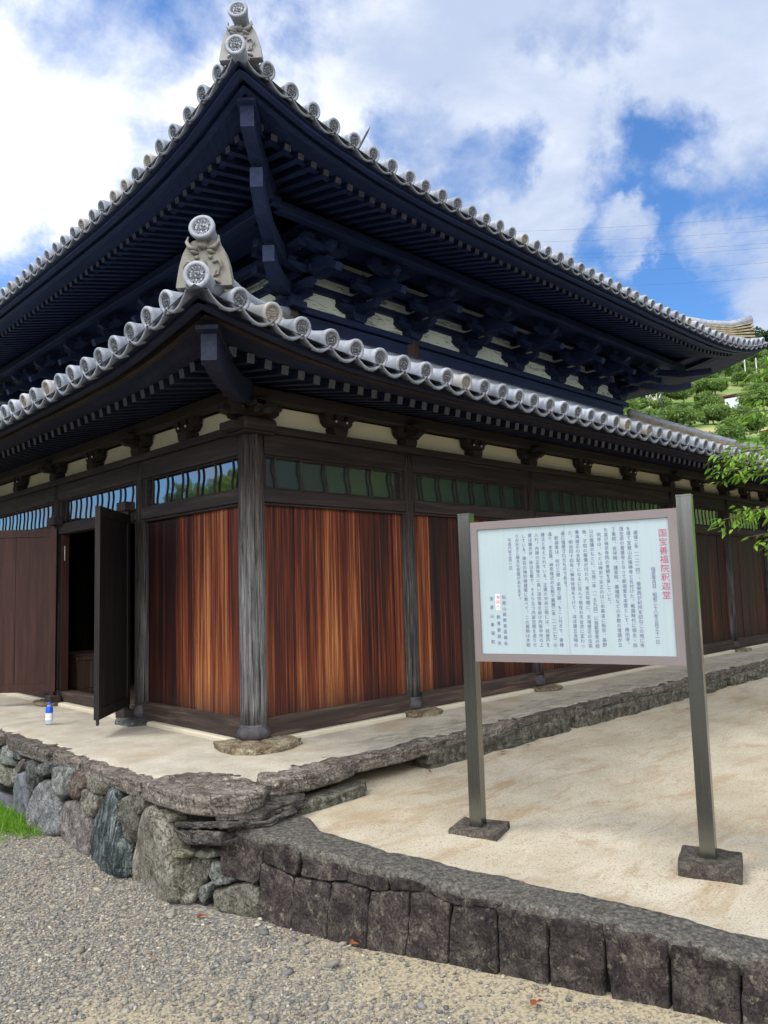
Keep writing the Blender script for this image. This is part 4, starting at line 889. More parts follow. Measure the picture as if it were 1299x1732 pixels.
def end_tile_mesh(name, r, face, body, n=28, beads=16):
    b = MB(); b.smooth = True
    b.lathe([(r * .66, .010), (r * .70, .003), (r * .76, -.001), (r * .93, -.001), (r, .006), (r, .022), (r * .95, .034), (r * .86, .065), (r * .80, .11), (r * .775, .18), (r * .775, .34)], n, axis='y', cap=False)
    b.mat = 1; b.add([(r * .665 * math.cos(2 * math.pi * k / n), .0105, r * .665 * math.sin(2 * math.pi * k / n)) for k in range(n)], [tuple(range(n))])
    for k in range(beads):
        a = 2 * math.pi * k / beads; b.blob((r * .54 * math.cos(a), .010, r * .54 * math.sin(a)), (r * .055, .006, r * .055), 6, 4)
    for k in range(3):                                        # three comma shapes turning round the middle
        for q in range(6):
            a = 2 * math.pi * k / 3 + q * .30; rr_ = r * (.13 + .045 * q); w = r * (.11 - .014 * q)
            b.blob((rr_ * math.cos(a), .011, rr_ * math.sin(a)), (w, .006, w), 6, 4)
    return b.mesh(name, [body, face])
ET = end_tile_mesh('end_tile', 0.0785, 'tile_face', 'tile'); ETU = end_tile_mesh('end_tile', 0.0785, 'tile_face', 'tile', 22, 12)
def put_end_tile(me, roof, side, a, par, t=0.0, extra=0.0):
    s0 = roof.z(a, 0); s1 = roof.z(a, 0.3); ang = math.atan2(s1 - s0, 0.3)
    o = link('end_tile', me, par); x, y, z = roof.pt(side, a + random.uniform(-.005, .005), t + random.uniform(-.008, .008), random.uniform(-.003, .003))
    # keep the face seen by all sides: local y runs up the slope
    o.matrix_local = Matrix.Translation((x, y, z)) @ (Matrix.Identity(4) if side == 'R' else Matrix.Rotation(-math.pi / 2, 4, 'Z')) @ Matrix.Rotation(ang * 0.75, 4, 'X') @ Matrix.Rotation(random.uniform(-3, 3), 4, 'Y') @ Matrix.Scale(random.uniform(.98, 1.02), 4)
    return o
PITCH = 0.2475
def roof_build(roof, name, tmax, pos, nR, nL, mesh):
    """bed surface, cover tile rows, pan tiles of the eave; returns the roof part"""
    b = MB(); b.smooth = True
    N = 64; K = 14
    for side in 'RLBF':
        V = []; F = []
        sd = {'R': 'R', 'L': 'L', 'B': 'R', 'F': 'L'}[side]
        for i in range(N + 1):
            u = i / N
            for k in range(K + 1):
                t = tmax * k / K; a = -roof.d + t + u * (L + 2 * roof.d - 2 * t)
                p = Vector(roof.pt(sd, a, t, -0.055))
                if side == 'B': p.y = L - p.y
                if side == 'F': p.x = L - p.x
                V.append(p)
        for i in range(N):
            for k in range(K):
                f = (i * (K + 1) + k, (i + 1) * (K + 1) + k, (i + 1) * (K + 1) + k + 1, i * (K + 1) + k + 1)
                F.append(f if side in 'RF' else f[::-1])
        b.add(V, F)
    # rows of cover tiles running up the slope
    for side in 'RL':
        for a in pos:
            tm = min(tmax, roof.edge(a) - 0.12)
            if tm < 0.3: continue
            ts = np.linspace(0.26, tm, max(3, int(tm / 0.5) + 2)); pts = [Vector(roof.pt(side, a, t, 0)) for t in ts]
            b.tube(pts, 0.060, 8)
    r = part(name, b, 'tile')
    # eave pan tiles: hollow troughs with a hanging lip
    for side in 'RL':
        q = MB(); q.smooth = True
        edges = [pos[0] - PITCH] + list(pos)
        for a0, a1 in zip(edges, list(pos) + [pos[-1] + PITCH]):
            m_ = 9; w = a1 - a0; rows = []
            for t, dz in ((0.004, -.034), (-0.004, -.012), (0.006, -.008), (0.30, 0.0)):
                row = []
                for k in range(m_):
                    u = k / (m_ - 1); a = a0 + w * u; sag = -0.050 - 0.058 * math.sin(math.pi * u) ** 0.8
                    z0 = roof.z(a, 0) + (roof.k1 * t if t > 0 else 0)
                    row.append(P(side, a, roof.d - t, z0 + sag + dz * (0.35 + 0.65 * math.sin(math.pi * u)) + 0.012))
                rows += row
            F = []
            for i in range(3):
                for k in range(m_ - 1):
                    f = (i * m_ + k, i * m_ + k + 1, (i + 1) * m_ + k + 1, (i + 1) * m_ + k); F.append(f if side == 'R' else f[::-1])
            # underside
            rows += [(x_, y_, z_ - .016) for x_, y_, z_ in rows[3 * m_:4 * m_]]
            for k in range(m_ - 1):
                f = (4 * m_ + k, 4 * m_ + k + 1, k + 1, k); F.append(f if side == 'R' else f[::-1])
            q.add(rows, F)
        pt_ = q.build('pan_tiles', 'tile_pan', r)
    cnt = 0
    for side, lim in (('R', nR), ('L', nL)):
        for i, a in enumerate(pos):
            if i < lim: put_end_tile(mesh, roof, side, a, r)
    # the end tiles the picture hardly shows, in one piece
    rest = MB()
    for side, lim in (('R', nR), ('L', nL)):
        for i, a in enumerate(pos):
            if i >= lim:
                x_, y_, z_ = roof.pt(side, a, 0); d = .3
                rest.smooth = True; rest.tube([(x_, y_, z_), Vector(roof.pt(side, a, .03)), Vector(roof.pt(side, a, .09)), Vector(roof.pt(side, a, .3))], [.0785, .0785, .062, .06], 14)
    if rest.v: tag(rest.build('end_tile', 'tile', r), kind='stuff')
    return r
posL = [-1.30 + 0.345 + PITCH * i for i in range(int((L + 2.6 - 0.69) / PITCH) + 1)]
sc_ = (L + 2.6 - 0.69) / (PITCH * (len(posL) - 1)); posL = [-1.30 + .345 + PITCH * sc_ * i for i in range(len(posL))]
posU = [-0.27 + 0.315 + PITCH * i for i in range(int((L + .54 - .63) / PITCH) + 1)]
sc_ = (L + .54 - .63) / (PITCH * (len(posU) - 1)); posU = [-.27 + .315 + PITCH * sc_ * i for i in range(len(posU))]
lower_roof = roof_build(LOW, 'lower_roof', 3.12, posL, 38, 17, ET)
upper_roof = roof_build(UPP, 'upper_roof', 5.4, posU, 60, 26, ETU)
# short ridge on top and the lightning rod
b = MB(); zr = UPP.z0 + UPP.k1 * 5.4 + UPP.k2 * 5.4 ** 2
b.bbox(5.45, 6.10, 4.2, 7.35, zr - .1, zr + .42, .03); b.bbox(5.38, 6.17, 4.1, 7.45, zr + .422, zr + .50, .03); part('main_ridge', b, 'tile')
rt = Vector((5.6, 4.187, 9.60)); rb = rt - Vector((.36, -.36, 0)) - Vector((0, 0, .95)); b = MB(); b.tube([rb, rt.lerp(rb, .1)], .020, 8); b.tube([rt.lerp(rb, .1), rt], [.020, .004], 8); part('lightning_rod', b, 'iron')

# hip ridges with stacked courses, end disc, demon-faced end tile
def hip(roof, cx, cy, t0, t1, h, par, seen, lift=0.0):
    sx, sy = (1 if cx == 0 else -1), (1 if cy == 0 else -1)
    base = lambda t: Vector(((-roof.d + t) if sx > 0 else L + roof.d - t, (-roof.d + t) if sy > 0 else L + roof.d - t, roof.z(-roof.d + t, t)))
    ts = np.linspace(t0, t1, 18); dirv = Vector((sx, sy, 0)).normalized(); side = Vector((-sy, sx, 0)).normalized()
    curl = lambda t: lift * max(0, 1 - (t - t0) / 0.45) ** 2
    b = MB()
    n = 6
    for k in range(n):                                         # courses of flat ridge tiles, each standing a little proud
        w = 0.115 - 0.006 * k; z0 = -0.05 + h * k / n; z1 = z0 + h / n * 0.72
        b.sweep([base(t) + Vector((0, 0, curl(t) * (k / n))) for t in ts], [(-w, z0), (w, z0), (w, z1), (-w, z1)], [(side, (0, 0, 1))] * len(ts))
        b.sweep([base(t) + Vector((0, 0, curl(t) * (k / n))) for t in ts[1:]], [(-w + .018, z1 - .002), (w - .018, z1 - .002), (w - .018, z0 + h / n), (-w + .018, z0 + h / n)], [(side, (0, 0, 1))] * (len(ts) - 1))
    r = b.build('hip_ridge', 'ridge_courses', par)
    b = MB(); b.smooth = True; b.tube([base(t) + Vector((0, 0, -.05 + h + .035 + curl(t))) for t in ts], 0.075, 14); b.build('ridge_cap', 'tile', r)
    return r, base, dirv, side
hipL, baseL, dv, sv = hip(LOW, 0, 0, 0.42, 3.0, 0.20, lower_roof, True)
hipU, baseU, _, _ = hip(UPP, 0, 0, 0.42, 5.3, 0.24, upper_roof, True)
hip(LOW, 1, 0, 0.35, 3.0, 0.16, lower_roof, False)
hip(LOW, 0, 1, 0.35, 3.0, 0.20, lower_roof, False)
hip(UPP, 1, 0, 0.22, 5.3, 0.26, upper_roof, True, 0.16)
hip(UPP, 0, 1, 0.3, 5.3, 0.26, upper_roof, True, 0.12)
DISC = end_tile_mesh('corner_disc', 0.086, 'tile_face_pale', 'tile', 32, 20)
def corner_ornament(low, upd, ob, old, par):
    """two round discs one above the other and the carved end tile between them, facing out over the corner"""
    Rz = Matrix.Rotation(R(-45 - 4), 4, 'Z')                  # local +y points inwards along the diagonal
    mat = 'tile_old' if old else 'tile'
    # carved plate: arched outline in local (x,z), with brow, horns, nose and side curls
    c = Vector(ob); X = Vector((math.cos(R(-49)), math.sin(R(-49)), 0)); Y = Vector((-X.y, X.x, 0))
    fn = lambda u, z, o: c + X * u + Y * o + Vector((0, 0, z))
    b = MB()
    arch = [(-.185, 0), (.185, 0), (.178, .06), (.162, .15), (.140, .225), (.110, .28), (.07, .31), (-.07, .31), (-.11, .28), (-.140, .225), (-.162, .15), (-.178, .06)]
    b.prism(arch, fn, 0.0, 0.07)
    b.smooth = True
    def bl(u, z, o, r_): p = fn(u, z, o); b.blob(p, r_, 10, 7, .15)
    bl(0, .305, -.012, (.030, .030, .042)); bl(0, .265, -.006, (.045, .03, .022))
    for q in (-1, 1):
        b.tube([fn(q * .035, .245, -.02), fn(q * .085, .25, -.03), fn(q * .105, .29, -.02), fn(q * .100, .335, -.005)], [.014, .017, .013, .005], 8)   # horn
        bl(q * .055, .225, -.006, (.04, .02, .013)); bl(q * .045, .19, -.008, (.016, .016, .014))
        b.tube([fn(q * .06, .155, -.01), fn(q * .105, .165, -.018), fn(q * .125, .12, -.02), (fn(q * .10, .075, -.015)), fn(q * .07, .06, -.01), fn(q * .085, .10, -.012)], [.008, .010, .011, .010, .009, .006], 8)
        b.tube([fn(q * .05, .045, -.01), fn(q * .09, .03, -.015), fn(q * .11, .012, -.01)], [.010, .011, .007], 8)
    bl(0, .14, -.004, (.035, .02, .04))
    o = b.build('ridge_end_tile', mat, par)
    for p, rr_ in ((low, 1.0), (upd, 1.0)):
        q = link('corner_disc', DISC, o); tilt = 0.05 if p is low else -0.18
        q.matrix_local = Matrix.Translation(p) @ Rz @ Matrix.Rotation(tilt, 4, 'X') @ Matrix.Scale(rr_, 4)
    # stub of cover tile joining the upper disc to the ridge
    q = MB(); q.smooth = True; d = Vector((1, 1, 0)).normalized()
    q.tube([Vector(upd) + d * .30 + Vector((0, 0, -.055)), Vector(upd) + d * .46 + Vector((0, 0, -.11)), Vector(upd) + d * .75 + Vector((0, 0, -.15))], [.067, .068, .07], 12); q.build('cover_tile', mat, o)
corner_ornament((-1.265, -1.265, 3.186), (-1.165, -1.165, 3.565), (-1.12, -1.12, 3.19), True, lower_roof)
corner_ornament((-0.335, -0.335, 5.695), (-0.255, -0.255, 6.10), (-0.175, -0.175, 5.73), False, upper_roof)

# undersides: fascia, boards, rafters, hip beams
def fade_rise(roof, a, o): return float(roof.up(max(0.0, roof.edge(a))))
def soffit(roof, prof, name, a_in, mat, K=70):
    """sheet under the eave; prof = [(out, z relative to flat eave line, share of corner rise)]"""
    for side in 'RLF':
        b = MB(); V = []; F = []; n = len(prof)
        for i in range(K + 1):
            u = i / K
            for o, z, sh in prof:
                lo = -o; hi = L + o; tt = u ** 1.0
                e = 0.5 - 0.5 * math.cos(math.pi * u); a = lo + (hi - lo) * e
                V.append(P(side, a, o, roof.z0 + z + sh * fade_rise(roof, a, o)))
        for i in range(K):
            for k in range(n - 1):
                f = (i * n + k, i * n + k + 1, (i + 1) * n + k + 1, (i + 1) * n + k); F.append(f if side == 'L' else f[::-1])
        b.add(V, F); part(name, b, mat + ax(side))
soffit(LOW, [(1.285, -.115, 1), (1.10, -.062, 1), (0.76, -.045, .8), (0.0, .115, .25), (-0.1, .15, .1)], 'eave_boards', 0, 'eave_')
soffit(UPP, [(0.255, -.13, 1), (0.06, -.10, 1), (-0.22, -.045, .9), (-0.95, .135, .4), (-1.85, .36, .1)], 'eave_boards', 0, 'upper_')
def fascia(roof, o, zlo, zhi, th, name, mat, sh=1.0):
    for side in 'RLF':
        b = MB(); K = 80; pts = []
        for i in range(K + 1):
            e = 0.5 - 0.5 * math.cos(math.pi * i / K); a = -o + (L + 2 * o) * e; pts.append(P(side, a, o, roof.z0 + sh * fade_rise(roof, a, o)))
        pr = [(0, zlo), (0, zhi), (-th, zhi), (-th, zlo)]
        b.sweep(pts, pr if side in 'RF' else pr[::-1], [(P(side, 0, 1, 0), (0, 0, 1))] * len(pts)); part(name, b, mat + ax(side))
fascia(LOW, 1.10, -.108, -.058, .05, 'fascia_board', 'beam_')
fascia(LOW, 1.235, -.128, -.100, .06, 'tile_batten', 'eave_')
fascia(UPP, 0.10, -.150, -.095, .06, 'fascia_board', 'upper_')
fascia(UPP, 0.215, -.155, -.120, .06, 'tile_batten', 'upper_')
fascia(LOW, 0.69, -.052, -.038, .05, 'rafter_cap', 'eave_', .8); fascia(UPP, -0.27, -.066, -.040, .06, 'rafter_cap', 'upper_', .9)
def rafters(roof, tip, zt, wall, zw, w, h, pitch, sh_t, sh_w, mat, lim):
    """each rafter from the wall (out=wall) to its tip (out=tip); near the corner it ends on the hip beam"""
    for side in 'RLF':
        n = int((L + 2 * tip) / pitch); rest = MB(); cnt = 0
        for i in range(n):
            a = -tip + 0.09 + i * pitch
            if a > L + tip - .05: break
            inn = wall
            if a < -wall: inn = -a - 0.05
            if a > L + wall: inn = a - L - 0.05
            if inn > tip - 0.1: continue
            f = (tip - inn) / (tip - wall); r_ = fade_rise(roof, a, tip)
            p = P(side, a, tip, roof.z0 + zt + sh_t * r_); zi = zt + (zw - zt) * f
            q = P(side, a, inn, roof.z0 + zi + r_ * (sh_t + (sh_w - sh_t) * f))
            if cnt < lim[side]:
                b = MB(); b.bar(p, q, w, h); b.mi[2] = 1; part('rafter', b, [mat + ('y' if side == 'R' else 'x'), 'rafter_end']); cnt += 1
            else: rest.bar(p, q, w, h); rest.mi[-4] = 1
        if rest.v: tag(part('rafter', rest, [mat + ('y' if side == 'R' else 'x'), 'rafter_end']), kind='stuff')
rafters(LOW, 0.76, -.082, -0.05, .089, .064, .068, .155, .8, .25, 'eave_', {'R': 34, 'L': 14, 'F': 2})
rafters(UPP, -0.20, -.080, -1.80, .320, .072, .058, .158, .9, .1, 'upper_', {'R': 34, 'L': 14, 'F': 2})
def hip_beam(pts, w, h, name, mat='eave_x'):
    b = MB(); d = Vector((1, 1, 0)).normalized(); s = Vector((-1, 1, 0)).normalized()
    b.sweep([Vector((p[0], p[0], p[1])) for p in pts], [(-w / 2, -h), (w / 2, -h), (w / 2, 0), (-w / 2, 0)], [(s, (0, 0, 1))] * len(pts)); part(name, b, mat)
hip_beam([(-1.035, 2.925), (-.9, 2.885), (-.7, 2.868), (-.4, 2.885), (0.0, 2.98), (.3, 3.05)], .105, .185, 'hip_beam')
hip_beam([(-1.075, 2.958), (-.9, 2.908), (-.75, 2.888)], .15, .028, 'beam_cap')
hip_beam([(0.02, 5.50), (.15, 5.455), (.4, 5.41), (.8, 5.44), (1.85, 5.66)], .12, .20, 'hip_beam', 'upper_x')
hip_beam([(-.02, 5.535), (.15, 5.478), (.25, 5.445)], .17, .03, 'beam_cap', 'upper_x')
hip_beam([(.33, 5.17), (.5, 5.03), (.8, 4.97), (1.2, 5.05), (1.85, 5.28)], .12, .19, 'tail_rafter', 'upper_x')
hip_beam([(.80, 4.72), (1.0, 4.66), (1.3, 4.72), (1.85, 4.92)], .12, .17, 'tail_rafter', 'upper_x')

# ------------------------------------------------------------------ upper storey
for side in 'RL':
    A = ax(side); w0, w1 = 1.85, 9.70
    b = MB(); sbox(b, side, w0 - .05, w1 + .05, -2.0, -1.86, 2.9, 5.6, .005); part('upper_wall', b, 'upper_' + A)
    b = MB(); sbox(b, side, w0 + .01, w1 - .01, -1.858, -1.852, 4.64, 5.42, .001); part('upper_plaster', b, 'plaster_upper')
    b = MB(); sbox(b, side, w0 - .25, w1 + .25, -1.95, -1.72, 4.555, 4.642, .01); sbox(b, side, w0 - .1, w1 + .1, -1.90, -1.77, 4.26, 4.552, .01); part('upper_plate', b, 'upper_' + A)
    for zc, o0, o1, ex in ((4.905, -1.90, -1.79, .5), (5.13, -1.90, -1.79, .5), (5.065, -1.58, -1.48, .7)):
        b = MB(); sbox(b, side, w0 - ex, w1 + ex, o0, o1, zc, zc + .085, .006); part('tie_beam', b, 'upper_' + A)
    b = MB(); sbox(b, side, w0 - 1.0, w1 + 1.0, -1.02, -0.90, 5.215, 5.325, .006); part('eave_purlin', b, 'upper_' + A)
    b = MB(); sbox(b, side, w0 - .9, w1 + .9, -1.50, -1.00, 5.30, 5.315, .003); part('bracket_ceiling', b, 'upper_' + A)
    for a in [x for x in BR if w0 <= x <= w1]:
        if side == 'L' and a == w0: continue
        b = MB(); corner = a == w0
        def bp(pts, o0, o1, c=a, sd=side): b.prism(pts, lambda u, z, o: P(sd, c + u, o, z), o0, o1)
        bp([(-.085, 4.642), (.085, 4.642), (.12, 4.69), (.13, 4.745), (-.13, 4.745), (-.12, 4.69)], -1.93, -1.70)
        for lev, (o, z, hw) in enumerate(((-1.79, 4.748, .30), (-1.47, 4.905, .33), (-1.16, 5.06, .33))):
            if lev: z += 0.0
            arm = [(-.12, z), (.12, z), (hw - .08, z + .02), (hw, z + .065), (hw, z + .10), (-hw, z + .10), (-hw, z + .065), (-.22, z + .02)]
            bp(arm, o - .05, o + .05)
            if lev == 0: bp(arm, o - .15, o - .06)
            for u in (-hw + .075, 0, hw - .075):
                bp([(u - .05, z + .102), (u + .05, z + .102), (u + .068, z + .13), (u + .068, z + .157), (u - .068, z + .157), (u - .068, z + .13)], o - .06, o + .06)
        for k, (z, o1) in enumerate(((4.75, -1.36), (4.905, -1.06), (5.06, -0.98))):        # arms stepping outwards
            b.prism([(-1.92, z + .002), (o1 - .08, z + .002), (o1, z + .05), (o1, z + .098), (-1.92, z + .098)], lambda o, zz1, u, c=a, sd=side: P(sd, c + u, o, zz1), -.045, .045)
        part('upper_bracket', b, 'upper_' + A)
        for zt_, o_end, z_end in ((4.93, -0.93, 4.79), (5.13, -.78, 5.0)):                  # drooping tail rafter with cut end
            q = MB(); pr = [(-1.75, zt_ + .16), (-1.2, zt_ + .035), (o_end, z_end), (o_end + .03, z_end + .085), (-1.2, zt_ + .125), (-1.75, zt_ + .25)]
            q.prism(pr, lambda o, zz1, u, c=a, sd=side: P(sd, c + u, o, zz1), -.048, .048)
            if zt_ < 5: part('tail_rafter', q, 'upper_' + ('y' if side == 'R' else 'x'))
    # corner arms continuing past the far corner
    q = MB(); e = w1
    q.prism([(0, 4.93), (1.0, 4.80), (1.35, 4.86), (1.33, 4.97), (1.0, 4.92), (0, 5.06)], lambda o, z, u, sd=side: (P(sd, e + o * .72, -1.85 + o * .72, z + 0) if False else P(sd, e + o * .75 - u * .7, -1.85 + o * .75 + u * .7, z)), -.06, .06)
    q.prism([(0, 5.20), (1.2, 5.07), (1.75, 5.12), (1.72, 5.24), (1.2, 5.19), (0, 5.34)], lambda o, z, u, sd=side: P(sd, e + o * .75 - u * .7, -1.85 + o * .75 + u * .7, z), -.06, .06)
    part('tail_rafter', q, 'upper_' + A)
b = MB(); b.box(1.9, 9.65, 9.6, 9.7, 2.9, 5.9); b.box(9.6, 9.7, 2.0, 9.55, 2.9, 5.9); part('upper_rear_wall', b, 'interior_wood')

# ------------------------------------------------------------------ doors
def leaf(hx, hy, ang, wd, label, flip):
    """one door leaf: frame of stiles and rails round two boards, on its hinge line"""
    d = Vector((math.cos(ang), math.sin(ang), 0)); n = Vector((-d.y, d.x, 0)); O = Vector((hx, hy, 0)); z0, z1, th = .155, 2.03, .045
    f = lambda u, z, o: O + d * u + n * o + Vector((0, 0, z))
    def bx(mb, u0, u1, za, zb, o0, o1): mb.hexa([f(u0, za, o0), f(u1, za, o0), f(u1, za, o1), f(u0, za, o1), f(u0, zb, o0), f(u1, zb, o0), f(u1, zb, o1), f(u0, zb, o1)])
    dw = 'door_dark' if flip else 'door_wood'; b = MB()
    bx(b, 0, .085, z0, z1, -th / 2, th / 2); bx(b, wd - .085, wd, z0, z1, -th / 2, th / 2)
    bx(b, .086, wd - .086, z1 - .09, z1, -th / 2, th / 2); bx(b, .086, wd - .086, z0, z0 + .09, -th / 2, th / 2)
    bx(b, .02, .07, z1, z1 + .05, -.02, .02); bx(b, .02, .07, z0 - .04, z0, -.02, .02)
    o = part('door', b, dw); o['label'] = label
    q = MB(); mid = wd * .52
    bx(q, .086, mid - .002, z0 + .091, z1 - .091, -.010, .012); bx(q, mid + .002, wd - .086, z0 + .091, z1 - .091, -.010, .012)
    q.build('door_panel', dw, o)
    q = MB()
    for z in ((.75, 1.25) if flip else ()): bx(q, .086, wd - .086, z, z + .07, *((-.022, -.011) if flip else (.013, .024)))
    if flip: q.build('door_batten', dw, o)
    q = MB(); bx(q, wd - .05, wd - .02, z0 - .05, z0 - .002, -.01, .01); q.build('door_bolt', 'iron', o)
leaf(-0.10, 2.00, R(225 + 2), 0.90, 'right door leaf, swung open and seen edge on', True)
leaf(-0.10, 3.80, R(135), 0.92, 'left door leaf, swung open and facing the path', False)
for y in (2.00, 3.80):
    b = MB(); b.bbox(-.19, -.065, y - .09, y + .09, .03, .115, .008); part('pivot_block', b, 'beam_z')
    b = MB(); b.bbox(-.19, -.072, y - .09, y + .09, 2.07, 2.16, .008); part('pivot_block', b, 'beam_z')
for y0, y1 in ((1.93, 1.985), (3.815, 3.88)):
    b = MB(); b.bbox(-.04, .05, y0, y1, .15, 1.968, .004); part('door_jamb', b, 'door_wood')

b = MB(); b.bbox(-.012, -.003, 3.810, 3.8148, 1.66, 1.83, .001); part('paper_slip', b, 'white_slip')
bx_ = thing('offering_box', 'dark wooden offering box just inside the open temple door', 'box', (0.56, 4.56, 0.05))
def inbox(name, *a, mat='box_wood'):
    q = MB(); q.bbox(*a); return q.build(name, mat, bx_)
inbox('body', -.27, .27, -.42, .42, .06, .40); inbox('rim', -.29, .29, -.44, .44, .402, .45); inbox('base', -.29, .29, -.44, .44, .0, .058)
q = MB()
for k in range(9): q.box(-.24, .24, -.36 + k * .09, -.34 + k * .09, .452, .47)
q.build('slats', 'box_wood', bx_)

# ------------------------------------------------------------------ notice board
SG = thing('notice_board', 'white notice board with vertical Japanese text on two steel posts in the yard', 'notice board', (0.02, -2.276, -0.2))
SU = Vector((0.281, -0.960, 0)).normalized(); SN = Vector((-0.960, -0.281, 0)).normalized()
S0 = Vector((0.02, -2.276, 0))
def sp_(u, z, o): return S0 + SU * u + SN * o + Vector((0, 0, z))
def spbox(mb, u0, u1, z0, z1, o0, o1): mb.hexa([sp_(u0, z0, o0), sp_(u1, z0, o0), sp_(u1, z0, o1), sp_(u0, z0, o1), sp_(u0, z1, o0), sp_(u1, z1, o0), sp_(u1, z1, o1), sp_(u0, z1, o1)][::-1] if False else [sp_(u0, z0, o1), sp_(u1, z0, o1), sp_(u1, z0, o0), sp_(u0, z0, o0), sp_(u0, z1, o1), sp_(u1, z1, o1), sp_(u1, z1, o0), sp_(u0, z1, o0)])
def sgp(name, mb, mat, par=None):
    o = mb.build(name, mat); (keep_world(o, SG) if par is None else setattr(o, 'parent', par))
    return o
for u0 in (-.040, 1.241):
    b = MB(); spbox(b, u0, u0 + .076, -.27, 1.656 if u0 < 0 else 1.666, -.040, .037); o = sgp('post', b, 'steel_post')
    q = MB(); z = 1.656 if u0 < 0 else 1.666; spbox(q, u0 - .002, u0 + .078, z + .001, z + .010, -.042, .039); q.build('post_cap', 'steel_post', o)
# frame of four bars
b = MB()
spbox(b, .0365, .081, .767, 1.606, -.03, .032); spbox(b, 1.192, 1.2405, .767, 1.606, -.03, .032)
spbox(b, .0812, 1.1918, 1.559, 1.606, -.03, .032); spbox(b, .0812, 1.1918, .767, .814, -.03, .032)
fr = sgp('frame', b, 'frame_metal')
b = MB(); spbox(b, .0815, 1.1915, .8143, 1.5587, -.02, .022); pan = sgp('panel', b, 'panel_face')
b = MB(); spbox(b, .616, .6172, .815, 1.558, .0222, .0228); b.build('panel_seam', 'seam', pan)
b = MB(); spbox(b, .180, .206, 1.072, 1.166, .0222, .0226); b.build('name_patch', 'patch_white', pan)
def column(text, u, ztop, zbot, size, mb):
    n = len(text); step = (ztop - zbot) / n
    for i, ch in enumerate(text):
        if ch == '　': continue
        c = bpy.data.curves.new('glyph', 'FONT'); c.body = ch; c.size = size; c.align_x = 'CENTER'; c.resolution_u = 2
        o = bpy.data.objects.new('glyph', c); COL.objects.link(o); bpy.context.view_layer.update()
        me = o.to_mesh()
        cz = ztop - step * (i + .5); du, dz = 0.0, 0.0
        if ch in '、。': du, dz = size * .55, size * .5
        rot = ch in '（）'
        V = []
        for v in me.vertices:
            a, b_ = v.co.x, v.co.y - size * .36
            if rot: a, b_ = b_, -a
            V.append(sp_(u + a + du, cz + b_ + dz, .0236))
        F = [tuple(p.vertices) for p in me.polygons]
        mb.add(V, F); o.to_mesh_clear(); bpy.data.objects.remove(o); bpy.data.curves.remove(c)
TXT = [
('建保二年（一二一四）、僧栄西が紀州を訪ねこの地に寺', 1.017, 1.500, .858), ('を建て宝遊山広福禅寺と名付けた。戦国時代に領主・加', .979, 1.525, .858), ('茂左近の菩提寺となって釈迦堂を本堂として、南田寺、', .941, 1.525, .862),
('了東院、吉祥院、護音院、善福院などの多数の塔頭が立', .899, 1.525, .858), ('ち並び禅宗寺院の景観を呈していた。', .855, 1.525, 1.085), ('同寺は、もとは禅宗で天正のはじめ真言に転宗、高野', .815, 1.500, .858),
('山の復護のもとに、文禄二年（一五九四）に伽藍堂舎の修', .774, 1.522, .852), ('後、子院の整備が行われ、寛文年間に、天海僧正の法孫', .734, 1.522, .852), ('憲海僧正の支配下になるに及んで現在の天台宗に変わっ', .692, 1.522, .852),
('た。明治四十四年に解体修理をうけて、ほぼ建立当時の', .653, 1.520, .856), ('姿に復原されたものである。', .610, 1.520, 1.186), ('釈迦堂は、桁行三間・梁間三間、もこし付きで、寄棟', .570, 1.495, .856),
('造り、本瓦葺、禅宗様式の仏殿で嘉暦二年（一三二七）の', .533, 1.520, .855), ('建立と考えられている。正面の中央三間には、桟唐戸を', .491, 1.520, .855), ('入れ、内陣の正面後方に高い須弥壇を設け内部中央の上', .451, 1.520, .855),
('部は鏡天井、床は瓦敷で、そそり立つ内部空間を造りだ', .412, 1.520, .854), ('している。現在の禅宗様建築に較べて、この建物は木割', .372, 1.518, .854), ('りが大きく雄大な気風があります。', .331, 1.518, 1.12),
('平成六年三月一日', .284, 1.497, 1.308), ('和歌山県教育委員会', .2335, 1.164, .858), ('　　　教育委員会', .194, 1.164, .858), ('宝遊山善福院', .154, 1.166, .857), ('指定年月日　昭和二十八年三月三十一日', 1.099, 1.293, .878)]
ink = MB()
for t, u, z1, z0 in TXT: column(t, u, z1, z0, .0248, ink)
ink.build('lettering', 'ink_blue', pan)
ink = MB(); column('国宝善福院釈迦堂', 1.159, 1.500, 1.116, .047, ink); ink.build('title_lettering', 'ink_red', pan)
ink = MB(); column('海南市', .194, 1.164, 1.074, .027, ink); ink.build('red_lettering', 'ink_scarlet', pan)
b = MB()
for i, (u0, hgt, z0) in enumerate(((-.0, .035, -.238), (1.279, .08, -.288))):
    k_ = 1.12; poly = [(u0 - .135 * k_, -.12 * k_), (u0 + .13 * k_, -.135 * k_), (u0 + .145 * k_, .11 * k_), (u0 - .12 * k_, .125 * k_)]
    me = stone_mesh('concrete_footing', poly, (S0.x, S0.y, z0 + hgt - .004), SU, SN, (0, 0, 1), 'st_foot', .006, hgt + .05, .004, False, 44, 900 + i)
    o = keep_world(link('concrete_footing', me), SG); o['label'] = 'thin cracked footing slab' if i == 0 else 'thick square footing block'

